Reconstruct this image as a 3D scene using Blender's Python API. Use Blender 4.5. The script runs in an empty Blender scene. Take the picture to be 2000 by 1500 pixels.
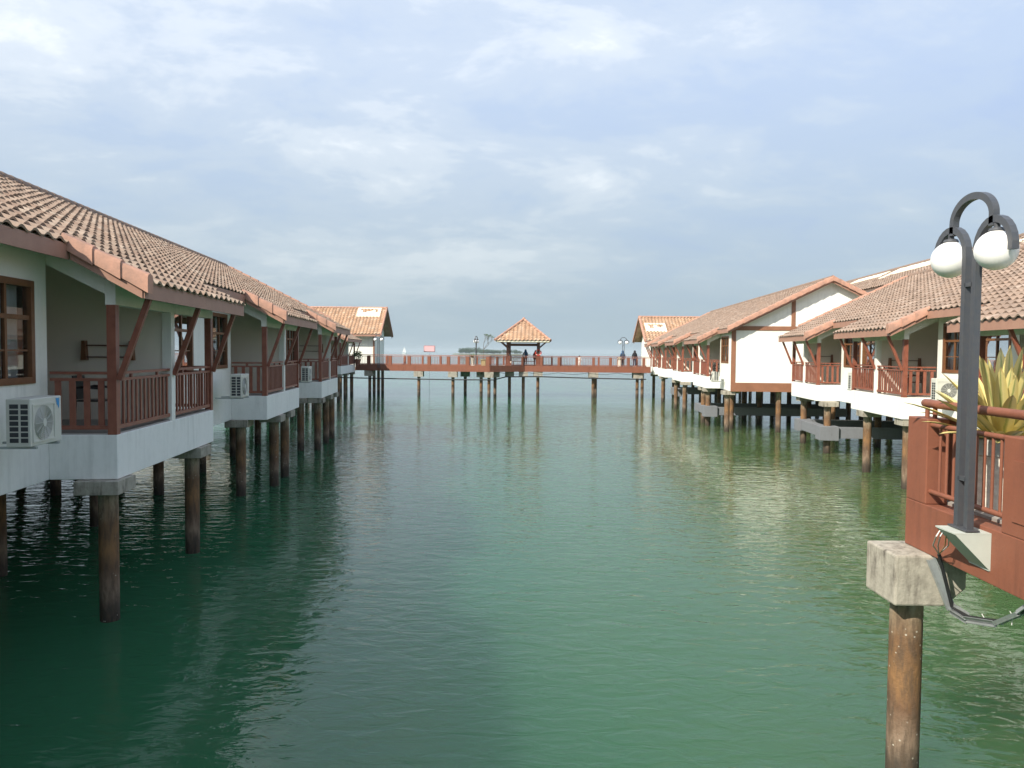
import bpy, bmesh, math, random
from mathutils import Vector, Matrix, Quaternion
random.seed(7)
R = math.radians
C = bpy.context.scene.collection
H = 4.44                                   # eye height above the water; zc values below are relative to the eye

# ------------------------------------------------------------------ camera
cam_d = bpy.data.cameras.new("camera"); cam = bpy.data.objects.new("camera", cam_d); C.objects.link(cam)
bpy.context.scene.camera = cam
cam_d.sensor_width = 36; cam_d.lens = 27; cam_d.clip_start = 0.05; cam_d.clip_end = 20000
cam.matrix_world = Matrix.Translation((0, 0, H)) @ Matrix.Rotation(R(90 - 2.386), 4, 'X') @ Matrix.Rotation(R(0.475), 4, 'Z')

# ------------------------------------------------------------------ sun, sky, exposure
LDIR = Vector((.45, .43, -.50)).normalized()
sun_d = bpy.data.lights.new("sun", 'SUN'); sun = bpy.data.objects.new("sun", sun_d); C.objects.link(sun)
sun_d.energy = 5.0; sun_d.angle = R(0.6); sun_d.color = (1.0, .93, .80)
sun.rotation_euler = LDIR.to_track_quat('-Z', 'Y').to_euler(); sun.location = (-30, -30, 40)
world = bpy.data.worlds.new("World"); bpy.context.scene.world = world; world.use_nodes = True
SC = bpy.context.scene
SC.view_settings.view_transform = 'Standard'; SC.view_settings.look = 'None'
SC.view_settings.exposure = 0.40; SC.view_settings.gamma = 1.0
SC.cycles.use_denoising = True
SC.cycles.max_bounces = 8; SC.cycles.diffuse_bounces = 5; SC.cycles.glossy_bounces = 4
SC.cycles.transparent_max_bounces = 12; SC.cycles.volume_bounces = 0
SC.cycles.sample_clamp_indirect = 6.0; SC.cycles.blur_glossy = 0.3; SC.cycles.caustics_reflective = False

class NT:
    """small helper round a node tree"""
    def __init__(s, tree):
        s.t = tree; tree.nodes.clear()
    def n(s, typ, **kw):
        nd = s.t.nodes.new(typ)
        for k, v in kw.items():
            if k in nd.inputs.keys() if isinstance(k, str) else False: nd.inputs[k].default_value = v
            else: setattr(nd, k, v)
        return nd
    def l(s, a, b): s.t.links.new(a, b)
    def math(s, op, a, b=None, clamp=False):
        nd = s.t.nodes.new('ShaderNodeMath'); nd.operation = op; nd.use_clamp = clamp
        for i, v in enumerate((a, b)):
            if v is None: continue
            if isinstance(v, (int, float)): nd.inputs[i].default_value = v
            else: s.l(v, nd.inputs[i])
        return nd.outputs[0]
    def ramp(s, fac, stops, interp='LINEAR'):
        nd = s.t.nodes.new('ShaderNodeValToRGB'); nd.color_ramp.interpolation = interp
        e = nd.color_ramp.elements
        while len(e) < len(stops): e.new(.5)
        for i, (p, c) in enumerate(stops):
            e[i].position = p; e[i].color = (c, c, c, 1) if isinstance(c, (int, float)) else (*c, 1)
        s.l(fac, nd.inputs[0]); return nd.outputs[0]
    def mix(s, fac, a, b, mode='MIX'):
        nd = s.t.nodes.new('ShaderNodeMix'); nd.data_type = 'RGBA'; nd.blend_type = mode
        for i, v in ((0, fac), (6, a), (7, b)):
            if isinstance(v, (int, float)): nd.inputs[i].default_value = v
            elif isinstance(v, tuple): nd.inputs[i].default_value = (*v, 1)
            else: s.l(v, nd.inputs[i])
        return nd.outputs[2]
    def noise(s, vec, scale, detail=3, rough=.5, dist=0.0):
        nd = s.t.nodes.new('ShaderNodeTexNoise'); nd.inputs['Scale'].default_value = scale
        nd.inputs['Detail'].default_value = detail; nd.inputs['Roughness'].default_value = rough
        nd.inputs['Distortion'].default_value = dist
        if vec is not None: s.l(vec, nd.inputs['Vector'])
        return nd.outputs['Fac']
    def mapping(s, vec, scale=(1, 1, 1), rot=(0, 0, 0), loc=(0, 0, 0)):
        nd = s.t.nodes.new('ShaderNodeMapping'); nd.inputs['Scale'].default_value = scale
        nd.inputs['Rotation'].default_value = rot; nd.inputs['Location'].default_value = loc
        s.l(vec, nd.inputs['Vector']); return nd.outputs[0]

# world: Nishita sky, a high veil of cloud with brighter and bluer patches
w = NT(world.node_tree)
sky = w.n('ShaderNodeTexSky'); sky.sky_type = 'NISHITA'; sky.sun_disc = False
sky.sun_elevation = R(38.8); sky.sun_rotation = R(226.3); sky.dust_density = 3; sky.ozone_density = 1.5
tc = w.n('ShaderNodeTexCoord'); sx = w.n('ShaderNodeSeparateXYZ'); w.l(tc.outputs['Generated'], sx.inputs[0])
zc_ = w.math('MAXIMUM', sx.outputs[2], 0.0)
den = w.math('ADD', zc_, .22)
cx = w.math('DIVIDE', sx.outputs[0], den); cy = w.math('DIVIDE', sx.outputs[1], den)
cv = w.n('ShaderNodeCombineXYZ'); w.l(cx, cv.inputs[0]); w.l(cy, cv.inputs[1])
pl = w.mapping(cv.outputs[0], scale=(1.0, 1.25, 1), rot=(0, 0, R(-24)), loc=(3.1, 1.7, 0))
big = w.noise(pl, .80, 5, .52, .35)
fine = w.noise(w.mapping(pl, scale=(1, 1, 1), loc=(5, 2, 0)), 2.3, 10, .62, .25)
m1 = w.math('ADD', w.math('MULTIPLY', big, .56), w.math('MULTIPLY', fine, .52))
# brighter towards the sun's side (left of the view)
side = w.math('ADD', w.math('MULTIPLY', sx.outputs[0], -.16), -.03)
m1 = w.math('ADD', m1, side)
cloud = w.ramp(m1, [(.30, (.39, .49, .72)), (.42, (.44, .535, .71)), (.50, (.51, .59, .72)), (.56, (.63, .69, .78)), (.64, (.85, .88, .92)), (.72, (.97, .98, 1.0))], 'EASE')
cloud = w.mix(1.0, cloud, (10.0, 10.0, 10.0), 'MULTIPLY')
hz = w.ramp(sx.outputs[2], [(0.0, 1.0), (.10, .8), (.34, 0.0)], 'B_SPLINE')
col = w.mix(.90, sky.outputs[0], cloud)
col = w.mix(hz, col, (2.85, 3.6, 4.05))
bg = w.n('ShaderNodeBackground'); bg.inputs['Strength'].default_value = .112
out = w.n('ShaderNodeOutputWorld'); w.l(col, bg.inputs[0]); w.l(bg.outputs[0], out.inputs[0])

# ------------------------------------------------------------------ materials
MATS = {}
def pbr(name, color, rough=.6, metal=0.0, spec=.5, var=.0, vscale=3.0, var_col=None, bump=0.0, bscale=40, coords='Position', coat=0.0):
    m = bpy.data.materials.new(name); m.use_nodes = True; t = NT(m.node_tree)
    b = t.n('ShaderNodeBsdfPrincipled'); o = t.n('ShaderNodeOutputMaterial'); t.l(b.outputs[0], o.inputs[0])
    b.inputs['Roughness'].default_value = rough; b.inputs['Metallic'].default_value = metal
    b.inputs['Specular IOR Level'].default_value = spec; b.inputs['Coat Weight'].default_value = coat
    g = t.n('ShaderNodeNewGeometry').outputs['Position']
    if var > 0:
        f = t.noise(g, vscale, 6, .62)
        f = t.ramp(f, [(.38, 0.0), (.68, 1.0)])
        vc = var_col or tuple(c * .45 for c in color)
        c = t.mix(t.math('MULTIPLY', f, var), color, vc)
        t.l(c, b.inputs['Base Color'])
    else:
        b.inputs['Base Color'].default_value = (*color, 1)
    if bump > 0:
        bp = t.n('ShaderNodeBump'); bp.inputs['Strength'].default_value = 1; bp.inputs['Distance'].default_value = bump
        t.l(t.noise(g, bscale, 5, .6), bp.inputs['Height']); t.l(bp.outputs[0], b.inputs['Normal'])
    MATS[name] = m; return m

def streaked(name, color, stain, amount=.5, rough=.7, bump=.002, streak=(7, 7, .7), patch=.6):
    """paint or concrete with rain streaks and blotches"""
    m = bpy.data.materials.new(name); m.use_nodes = True; t = NT(m.node_tree)
    b = t.n('ShaderNodeBsdfPrincipled'); o = t.n('ShaderNodeOutputMaterial'); t.l(b.outputs[0], o.inputs[0])
    b.inputs['Roughness'].default_value = rough; b.inputs['Specular IOR Level'].default_value = .3
    g = t.n('ShaderNodeNewGeometry').outputs['Position']
    s1 = t.noise(t.mapping(g, scale=streak), 1.0, 5, .65)
    s2 = t.noise(g, patch, 6, .65)
    s3 = t.noise(g, 9, 6, .7)
    f = t.math('MULTIPLY', t.ramp(s1, [(.44, 0.0), (.64, 1.0)]), t.ramp(s2, [(.40, 0.0), (.60, 1.0)]))
    f = t.math('ADD', f, t.math('MULTIPLY', t.ramp(s3, [(.45, 0.0), (.72, 1.0)]), .38))
    f = t.math('MULTIPLY', f, amount, clamp=True)
    t.l(t.mix(f, color, stain), b.inputs['Base Color'])
    bp = t.n('ShaderNodeBump'); bp.inputs['Distance'].default_value = bump
    t.l(t.noise(g, 22, 6, .65), bp.inputs['Height']); t.l(bp.outputs[0], b.inputs['Normal'])
    MATS[name] = m; return m

streaked('white_wall', (.87, .86, .80), (.50, .50, .46), .28)
streaked("white_skirt", (.86, .86, .83), (.42, .42, .39), .26, patch=.8)
streaked('cream_soffit', (.62, .61, .50), (.35, .34, .28), .4)
streaked('red_paint', (.235, .088, .053), (.15, .060, .040), .7, rough=.55, bump=.003, patch=1.2)
streaked('concrete', (.40, .37, .31), (.13, .115, .095), .95, rough=.9, bump=.008, streak=(9, 9, 1.4), patch=2.2)
streaked('grey_beam', (.19, .20, .22), (.13, .13, .14), .6, rough=.85, bump=.004)
streaked('deck_concrete', (.36, .33, .30), (.2, .18, .16), .6)
pbr('fascia', (.38, .21, .15), .6, var=.6, vscale=2.5, var_col=(.29, .15, .11), bump=.002)
pbr('red_wood', (.27, .092, .055), .45, var=.6, vscale=6, var_col=(.15, .040, .024), bump=.001, bscale=60)
pbr('brown_wood', (.15, .060, .032), .5, var=.6, vscale=6, var_col=(.08, .032, .02))
pbr('window_wood', (.20, .085, .035), .45, var=.5, vscale=8, var_col=(.11, .045, .02))
pbr('band_brown', (.30, .135, .075), .6, var=.4, vscale=2)
pbr('curtain', (.55, .60, .60), .9, var=.3, vscale=2)
pbr('room_dark', (.03, .03, .03), .9)  # near-black, stands for the lack of light inside the rooms
pbr('inner_wall', (.89, .82, .71), .85, var=.25, vscale=1.2, var_col=(.68, .64, .56))
pbr('ac_white', (.62, .62, .56), .45, var=.4, vscale=3, var_col=(.48, .47, .41))
pbr('ac_dark', (.03, .035, .04), .6)
pbr('ac_grille', (.50, .50, .46), .5)
pbr('blue_mark', (.03, .28, .62), .5)
pbr('lamp_metal', (.060, .066, .078), .42, metal=.0, var=.5, vscale=20, var_col=(.085, .082, .08), bump=.001)
pbr('globe', (.93, .92, .90), .25, spec=.5, coat=.2)
pbr('galvanised', (.42, .45, .45), .42, metal=.55, var=.5, vscale=12, var_col=(.28, .30, .31))
pbr('bracket_paint', (.50, .53, .48), .5, var=.4, vscale=5, var_col=(.36, .38, .34))
pbr('black_metal', (.015, .015, .016), .4)
pbr('cable_black', (.02, .02, .022), .5)
pbr('wire_white', (.6, .6, .58), .5)
pbr('wire_orange', (.55, .28, .12), .5)
pbr('pot_white', (.78, .72, .62), .75, var=.5, vscale=22, var_col=(.40, .37, .32), bump=.012, bscale=16)
pbr('pot_rim', (.50, .50, .47), .7, var=.4, vscale=9)
pbr('pot_yellow', (.55, .43, .22), .7, var=.4)
pbr('soil', (.06, .04, .025), .95)
pbr('mortar', (.80, .77, .62), .8, var=.35, vscale=4, var_col=(.55, .52, .42))
pbr('leaf_green', (.05, .11, .025), .55, var=.8, vscale=9, var_col=(.12, .16, .03))
pbr('leaf_red', (.30, .10, .08), .55)
pbr('bark', (.13, .10, .07), .9)
pbr('far_leaf', (.028, .065, .032), .8, var=.8, vscale=.25, var_col=(.10, .16, .07))
pbr('island_earth', (.12, .12, .07), .9)
pbr('sign_pink', (.72, .46, .48), .5); pbr('sign_edge', (.42, .14, .13), .5)
pbr('boat_white', (.75, .76, .76), .5)
pbr('buoy_red', (.55, .055, .035), .45); pbr('buoy_white', (.7, .7, .68), .5)
pbr('skin', (.30, .17, .11), .6)
pbr('cloth_blue', (.015, .10, .24), .85); pbr('cloth_red', (.26, .025, .025), .85)
pbr('cloth_black', (.018, .018, .022), .85); pbr('cloth_navy', (.02, .035, .07), .85)
pbr('cloth_white', (.68, .62, .56), .85); pbr('cloth_grey', (.2, .19, .19), .85); pbr('cloth_brown', (.20, .10, .06), .85)
pbr('hair', (.015, .012, .010), .6)

def tile_mat(name, c1, c2, c3, lichen=.5):
    m = bpy.data.materials.new(name); m.use_nodes = True; t = NT(m.node_tree)
    b = t.n('ShaderNodeBsdfPrincipled'); o = t.n('ShaderNodeOutputMaterial'); t.l(b.outputs[0], o.inputs[0])
    b.inputs['Roughness'].default_value = .85; b.inputs['Specular IOR Level'].default_value = .2
    uv = t.n('ShaderNodeUVMap').outputs[0]; s = t.n('ShaderNodeSeparateXYZ'); t.l(uv, s.inputs[0])
    cb = t.n('ShaderNodeCombineXYZ'); t.l(t.math('FLOOR', s.outputs[0]), cb.inputs[0]); t.l(t.math('FLOOR', s.outputs[1]), cb.inputs[1])
    wn = t.n('ShaderNodeTexWhiteNoise'); wn.noise_dimensions = '2D'; t.l(cb.outputs[0], wn.inputs['Vector'])
    c = t.ramp(wn.outputs['Value'], [(0.0, c1), (.35, c2), (.75, c2), (1.0, c3)])
    g = t.n('ShaderNodeNewGeometry').outputs['Position']
    c = t.mix(t.math('MULTIPLY', t.ramp(t.noise(g, 1.3, 7, .7), [(.40, 0.0), (.66, 1.0)]), lichen), c, tuple(x * .55 + .05 for x in c2))
    run = t.noise(t.mapping(uv, scale=(.9, .10, 1)), 1.0, 4, .6)
    c = t.mix(t.math('MULTIPLY', t.ramp(run, [(.46, 0.0), (.70, 1.0)]), .35), c, (.17, .13, .10))
    c = t.mix(t.math('MULTIPLY', t.ramp(t.noise(g, 11, 6, .75), [(.5, 0.0), (.7, 1.0)]), lichen * .9), c, (.14, .13, .105))
    t.l(c, b.inputs['Base Color'])
    bp = t.n('ShaderNodeBump'); bp.inputs['Distance'].default_value = .006
    t.l(t.noise(g, 30, 5, .7), bp.inputs['Height']); t.l(bp.outputs[0], b.inputs['Normal'])
    MATS[name] = m; return m
tile_mat('tile_old', (.30, .195, .14), (.40, .285, .21), (.50, .39, .30), .55)
tile_mat('tile_brown', (.25, .175, .135), (.33, .235, .18), (.42, .325, .265), .6)
tile_mat('tile_orange', (.38, .22, .13), (.48, .30, .19), (.56, .40, .28), .55)
pbr('verge_tile', (.50, .27, .19), .8, var=.9, vscale=4, var_col=(.30, .18, .135), bump=.004)

pbr('ridge_tile', (.30, .20, .15), .85, var=.8, vscale=3, var_col=(.17, .14, .115), bump=.004)
def pile_material():
    m = bpy.data.materials.new('pile_concrete'); m.use_nodes = True; t = NT(m.node_tree)
    b = t.n('ShaderNodeBsdfPrincipled'); o = t.n('ShaderNodeOutputMaterial'); t.l(b.outputs[0], o.inputs[0])
    b.inputs['Roughness'].default_value = .8; b.inputs['Specular IOR Level'].default_value = .3
    g = t.n('ShaderNodeNewGeometry').outputs['Position']; s = t.n('ShaderNodeSeparateXYZ'); t.l(g, s.inputs[0])
    nz = t.noise(t.mapping(g, scale=(6, 6, 1.2)), 1.0, 6, .65)
    z = t.math('ADD', s.outputs[2], t.math('MULTIPLY', t.math('SUBTRACT', nz, .5), .7))
    z = t.math('DIVIDE', z, 3.0)
    c = t.ramp(z, [(.0, (.030, .025, .02)), (.10, (.07, .055, .042)), (.18, (.24, .17, .12)), (.30, (.15, .085, .05)), (.40, (.25, .135, .06)), (.54, (.17, .095, .05)), (.63, (.28, .21, .14)), (.71, (.42, .37, .29))])
    c = t.mix(t.ramp(t.noise(t.mapping(g, scale=(14, 14, 3)), 1, 5, .7), [(.44, 0.0), (.62, .75)]), c, (.09, .062, .042))
    vo = t.n('ShaderNodeTexVoronoi'); vo.inputs['Scale'].default_value = 14; t.l(g, vo.inputs['Vector'])
    barn = t.math('MULTIPLY', t.ramp(vo.outputs['Distance'], [(.10, 1.0), (.17, 0.0)]), t.ramp(t.noise(g, 2.2, 3, .6), [(.50, 0.0), (.6, 1.0)]))
    barn = t.math('MULTIPLY', barn, t.ramp(z, [(.12, 1.0), (.62, .8), (.74, 0.0)]))
    c = t.mix(barn, c, (.5, .46, .38)); t.l(c, b.inputs['Base Color'])
    bp = t.n('ShaderNodeBump'); bp.inputs['Distance'].default_value = .012
    t.l(t.noise(g, 16, 6, .7), bp.inputs['Height']); t.l(bp.outputs[0], b.inputs['Normal'])
    MATS['pile_concrete'] = m
pile_material()

def glass_material():
    m = bpy.data.materials.new('window_glass'); m.use_nodes = True; t = NT(m.node_tree)
    o = t.n('ShaderNodeOutputMaterial'); gl = t.n('ShaderNodeBsdfGlossy'); gl.inputs['Roughness'].default_value = .02
    tr = t.n('ShaderNodeBsdfTransparent'); tr.inputs['Color'].default_value = (.9, .93, .93, 1)
    fr = t.n('ShaderNodeFresnel'); fr.inputs['IOR'].default_value = 1.5
    mx = t.n('ShaderNodeMixShader'); t.l(t.math('ADD', fr.outputs[0], .03, clamp=True), mx.inputs[0])
    t.l(tr.outputs[0], mx.inputs[1]); t.l(gl.outputs[0], mx.inputs[2]); t.l(mx.outputs[0], o.inputs[0])
    MATS['window_glass'] = m
glass_material()

def leaf_material():
    """variegated agave leaf: cream-yellow margins and a green midstripe, across the leaf's UV"""
    m = bpy.data.materials.new('agave_leaf'); m.use_nodes = True; t = NT(m.node_tree)
    b = t.n('ShaderNodeBsdfPrincipled'); o = t.n('ShaderNodeOutputMaterial'); t.l(b.outputs[0], o.inputs[0])
    b.inputs['Roughness'].default_value = .45
    s = t.n('ShaderNodeSeparateXYZ'); t.l(t.n('ShaderNodeUVMap').outputs[0], s.inputs[0])
    g = t.n('ShaderNodeNewGeometry').outputs['Position']
    u = t.math('ADD', s.outputs[0], t.math('MULTIPLY', t.math('SUBTRACT', t.noise(g, 6, 4, .6), .5), .35))
    c = t.ramp(u, [(.0, (.66, .54, .20)), (.32, (.62, .54, .24)), (.44, (.27, .31, .11)), (.53, (.38, .38, .15)), (.64, (.64, .55, .25)), (1.0, (.68, .55, .20))])
    c = t.mix(t.ramp(s.outputs[1], [(.93, 0.0), (1.0, .8)]), c, (.25, .16, .06))
    t.l(c, b.inputs['Base Color']); MATS['agave_leaf'] = m
leaf_material()

# ------------------------------------------------------------------ mesh helpers
class MB:
    def __init__(s): s.v = []; s.f = []; s.uv = None; s.smooth = False
    def add(s, vs, fs):
        o = len(s.v); s.v += [tuple(v) for v in vs]; s.f += [tuple(i + o for i in f) for f in fs]; return s
    def hexa(s, p):      # 8 corners: 0-3 bottom ring, 4-7 top ring
        return s.add(p, [(0, 3, 2, 1), (4, 5, 6, 7), (0, 1, 5, 4), (1, 2, 6, 5), (2, 3, 7, 6), (3, 0, 4, 7)])
    def box(s, F, a0, a1, b0, b1, z0, z1):
        return s.hexa([F(a0, b0, z0), F(a1, b0, z0), F(a1, b1, z0), F(a0, b1, z0), F(a0, b0, z1), F(a1, b0, z1), F(a1, b1, z1), F(a0, b1, z1)])
    def prism(s, ring0, ring1):
        n = len(ring0); o = len(s.v); s.v += [tuple(v) for v in ring0] + [tuple(v) for v in ring1]
        s.f.append(tuple(o + i for i in range(n))); s.f.append(tuple(o + n + i for i in reversed(range(n))))
        for i in range(n): s.f.append((o + i, o + (i + 1) % n, o + n + (i + 1) % n, o + n + i))
        return s
    def bar(s, a, b, w, h=None, up=(0, 0, 1)):     # rectangular bar between two points
        a, b = Vector(a), Vector(b); d = (b - a).normalized(); h = h or w
        x = d.cross(Vector(up)); x = x.normalized() if x.length > 1e-4 else Vector((1, 0, 0))
        y = x.cross(d).normalized(); c = [x * i * w / 2 + y * j * h / 2 for i, j in ((-1, -1), (1, -1), (1, 1), (-1, 1))]
        return s.prism([a + k for k in c], [b + k for k in c])
    def tube(s, pts, r, n=10, caps=True):
        pts = [Vector(p) for p in pts]; rs = r if isinstance(r, (list, tuple)) else [r] * len(pts)
        o = len(s.v); up = Vector((0, 0, 1)); prev = None
        for i, p in enumerate(pts):
            d = (pts[min(i + 1, len(pts) - 1)] - pts[max(i - 1, 0)]).normalized()
            if prev is None:
                x = d.cross(up if abs(d.z) < .95 else Vector((1, 0, 0))).normalized()
            else:
                x = (prev - d * prev.dot(d)).normalized()
            prev = x; y = d.cross(x)
            for k in range(n):
                a = 2 * math.pi * k / n; s.v.append(tuple(p + (x * math.cos(a) + y * math.sin(a)) * rs[i]))
        for i in range(len(pts) - 1):
            for k in range(n):
                a = o + i * n; s.f.append((a + k, a + (k + 1) % n, a + n + (k + 1) % n, a + n + k))
        if caps:
            s.f.append(tuple(o + k for k in reversed(range(n)))); s.f.append(tuple(o + (len(pts) - 1) * n + k for k in range(n)))
        return s
    def lathe(s, c, prof, n=24):      # prof: (radius, z) from bottom to top
        c = Vector(c); o = len(s.v)
        for r, z in prof:
            for k in range(n):
                a = 2 * math.pi * k / n; s.v.append((c.x + r * math.cos(a), c.y + r * math.sin(a), c.z + z))
        for i in range(len(prof) - 1):
            for k in range(n):
                a = o + i * n; s.f.append((a + k, a + (k + 1) % n, a + n + (k + 1) % n, a + n + k))
        s.f.append(tuple(o + k for k in reversed(range(n)))); s.f.append(tuple(o + (len(prof) - 1) * n + k for k in range(n)))
        return s
    def sphere(s, c, r, n=24, m=14, sc=(1, 1, 1)):
        c = Vector(c); o = len(s.v); s.v.append((c.x, c.y, c.z - r * sc[2]))
        for i in range(1, m):
            th = math.pi * i / m
            for k in range(n):
                a = 2 * math.pi * k / n
                s.v.append((c.x + r * sc[0] * math.sin(th) * math.cos(a), c.y + r * sc[1] * math.sin(th) * math.sin(a), c.z - r * sc[2] * math.cos(th)))
        s.v.append((c.x, c.y, c.z + r * sc[2])); last = len(s.v) - 1
        for k in range(n):
            s.f.append((o, o + 1 + (k + 1) % n, o + 1 + k)); s.f.append((last, o + 1 + (m - 2) * n + k, o + 1 + (m - 2) * n + (k + 1) % n))
        for i in range(m - 2):
            for k in range(n):
                a = o + 1 + i * n; s.f.append((a + k, a + (k + 1) % n, a + n + (k + 1) % n, a + n + k))
        return s
    def build(s, name, mat, parent=None, smooth=None, bevel=0.0, recalc=True):
        me = bpy.data.meshes.new(name)
        me.from_pydata(s.v, [], s.f)
        if s.uv is not None:
            lay = me.uv_layers.new(name='UVMap')
            idx = [0] * len(me.loops); me.loops.foreach_get('vertex_index', idx)
            flat = []
            for i in idx: flat += s.uv[i]
            lay.data.foreach_set('uv', flat)
        if recalc:
            bm = bmesh.new(); bm.from_mesh(me); bmesh.ops.recalc_face_normals(bm, faces=bm.faces); bm.to_mesh(me); bm.free()
        if parent is not None:
            me.transform(WM[parent.name].inverted())
        me.materials.append(MATS[mat] if isinstance(mat, str) else mat)
        sm = s.smooth if smooth is None else smooth
        if sm:
            me.polygons.foreach_set('use_smooth', [True] * len(me.polygons))
            try: me.set_sharp_from_angle(angle=R(38))
            except Exception: pass
        me.update()
        o = bpy.data.objects.new(name, me); C.objects.link(o)
        if parent is not None:
            o.parent = parent; WM[o.name] = WM[parent.name].copy()
        else: WM[o.name] = Matrix.Identity(4)
        if bevel:
            b = o.modifiers.new('bevel', 'BEVEL'); b.width = bevel; b.segments = 2; b.limit_method = 'ANGLE'
        return o
WM = {}
ID = lambda a, b, z: (a, b, H + z)
def thing(name, label, cat, loc, rz=0.0, group=None):
    o = bpy.data.objects.new(name, None); C.objects.link(o)
    o.location = loc; o.rotation_euler = (0, 0, rz); o['label'] = label; o['category'] = cat
    if group: o['group'] = group
    WM[o.name] = Matrix.Translation(loc) @ Matrix.Rotation(rz, 4, 'Z'); return o
def tag(o, label, cat, group=None):
    o['label'] = label; o['category'] = cat
    if group: o['group'] = group
    return o

# ------------------------------------------------------------------ water and haze
def make_water():
    m = bpy.data.materials.new('sea_water'); m.use_nodes = True; t = NT(m.node_tree)
    o = t.n('ShaderNodeOutputMaterial'); b = t.n('ShaderNodeBsdfPrincipled'); t.l(b.outputs[0], o.inputs[0])
    g = t.n('ShaderNodeNewGeometry').outputs['Position']
    pat = t.noise(g, .035, 4, .6, .6)
    xs = t.n('ShaderNodeSeparateXYZ'); t.l(g, xs.inputs[0])
    olive = t.math('ADD', t.math('MULTIPLY', t.math('SUBTRACT', xs.outputs[0], 3.5), .075), t.math('MULTIPLY', pat, .9), clamp=True)   # base colour turns from green to olive towards +X, broken by noise
    t.l(t.mix(t.ramp(olive, [(.25, 0.0), (.95, 1.0)], 'B_SPLINE'), (.023, .096, .047), (.068, .108, .040)), b.inputs['Base Color'])
    b.inputs['Roughness'].default_value = .012; b.inputs['IOR'].default_value = 1.333
    b.subsurface_method = 'BURLEY'; b.inputs['Subsurface Weight'].default_value = 1.0
    b.inputs['Subsurface Radius'].default_value = (.6, 1.0, .8); b.inputs['Subsurface Scale'].default_value = 6.5
    rip = t.noise(t.mapping(g, scale=(.75, 1.5, 1), rot=(0, 0, R(14))), 2.5, 3, .5, .6)
    med = t.noise(t.mapping(g, scale=(.7, 1.3, 1), rot=(0, 0, R(-10))), .85, 3, .5, .3)
    swl = t.noise(t.mapping(g, scale=(.7, 1.2, 1), rot=(0, 0, R(25))), .16, 3, .5)
    fin = t.noise(t.mapping(g, scale=(.7, 1.5, 1), rot=(0, 0, R(-22))), 5.5, 3, .6, .5)
    mask = t.ramp(t.noise(g, .06, 4, .6, .4), [(.36, .30), (.62, 1.0)])
    hgt = t.math('ADD', t.math('MULTIPLY', t.math('ADD', t.math('MULTIPLY', rip, .040), t.math('MULTIPLY', fin, .004)), mask), t.math('ADD', t.math('MULTIPLY', med, .018), t.math('MULTIPLY', swl, .055)))
    bp = t.n('ShaderNodeBump'); bp.inputs['Strength'].default_value = 1.0; bp.inputs['Distance'].default_value = 1.0
    t.l(hgt, bp.inputs['Height']); t.l(bp.outputs[0], b.inputs['Normal'])
    mb = MB(); mb.add([(-4500, -60, 0), (4500, -60, 0), (4500, 7000, 0), (-4500, 7000, 0)], [(0, 1, 2, 3)])
    wobj = mb.build('water', m); wobj['kind'] = 'structure'; wobj['label'] = 'green sea water with small ripples under the stilt houses'
make_water()

def make_haze():
    m = bpy.data.materials.new('haze_air'); m.use_nodes = True; t = NT(m.node_tree)
    o = t.n('ShaderNodeOutputMaterial'); v = t.n('ShaderNodeVolumePrincipled')
    v.inputs['Color'].default_value = (.68, .79, .85, 1); v.inputs['Density'].default_value = .00017
    v.inputs['Anisotropy'].default_value = .0
    t.l(v.outputs[0], o.inputs['Volume'])
    mb = MB(); mb.box(lambda a, b, z: (a, b, z), -4600, 4600, -70, 7100, -5.0, 24.0)
    h = mb.build('haze', m); h['kind'] = 'stuff'; h['label'] = 'pale sea haze'
make_haze()

# ------------------------------------------------------------------ roof tiles
PROF = [(p / 8.0) for p in range(8)]
def hump(p, A=.040):
    return A * math.sin(math.pi * p / .64) if p < .64 else -.010 * math.sin(math.pi * (p - .64) / .36)
def tiled(mb, F, zr, s0, s1, t0, t1, ct, pitch=.355, sgn=1, poly=None, A=.034):
    """courses of s-shaped tiles: s along the eave, t up the slope; lifted front edges with a thickness"""
    if mb.uv is None: mb.uv = []
    n = max(1, round((s1 - s0) / pitch)); ds = (s1 - s0) / n; nc = max(1, round((t1 - t0) / ct)); dt = (t1 - t0) / nc
    for j in range(nc):
        ta, tb = t0 + j * dt, t0 + (j + 1) * dt + .02 * (1 if j < nc - 1 else 0)
        if poly: sa, sb = poly(ta + dt * .5)
        else: sa, sb = s0, s1
        if sb - sa < .1: continue
        i0 = int((sa - s0) / ds + .001) if poly else 0; i1 = int((sb - s0) / ds + .999) if poly else n
        cols = []
        for i in range(i0, i1):
            jit = random.uniform(-.009, .013)
            for p in PROF: cols.append((s0 + (i + p) * ds, hump(p, A), i + min(p, .95), jit))
        cols.append((s0 + i1 * ds, 0.0, i1 - .02, 0))
        if poly: cols = [(min(max(c[0], sa), sb), c[1], c[2], c[3]) for c in cols]
        o = len(mb.v); m = len(cols)
        for (s, h, u, jit) in cols:
            mb.v.append(F(s, ta + .012, zr(ta) + h * 1.25 + .006 + jit)); mb.uv.append((u, j + .1))
            mb.v.append(F(s, ta, zr(ta) + h * 1.55 + .032 + jit)); mb.uv.append((u, j + .1))
            mb.v.append(F(s, tb, zr(tb) + h * .9)); mb.uv.append((u, j + .9))
        for k in range(m - 1):
            a = o + 3 * k; b = a + 3
            mb.f.append((a, b, b + 1, a + 1)); mb.f.append((a + 1, b + 1, b + 2, a + 2))
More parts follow.
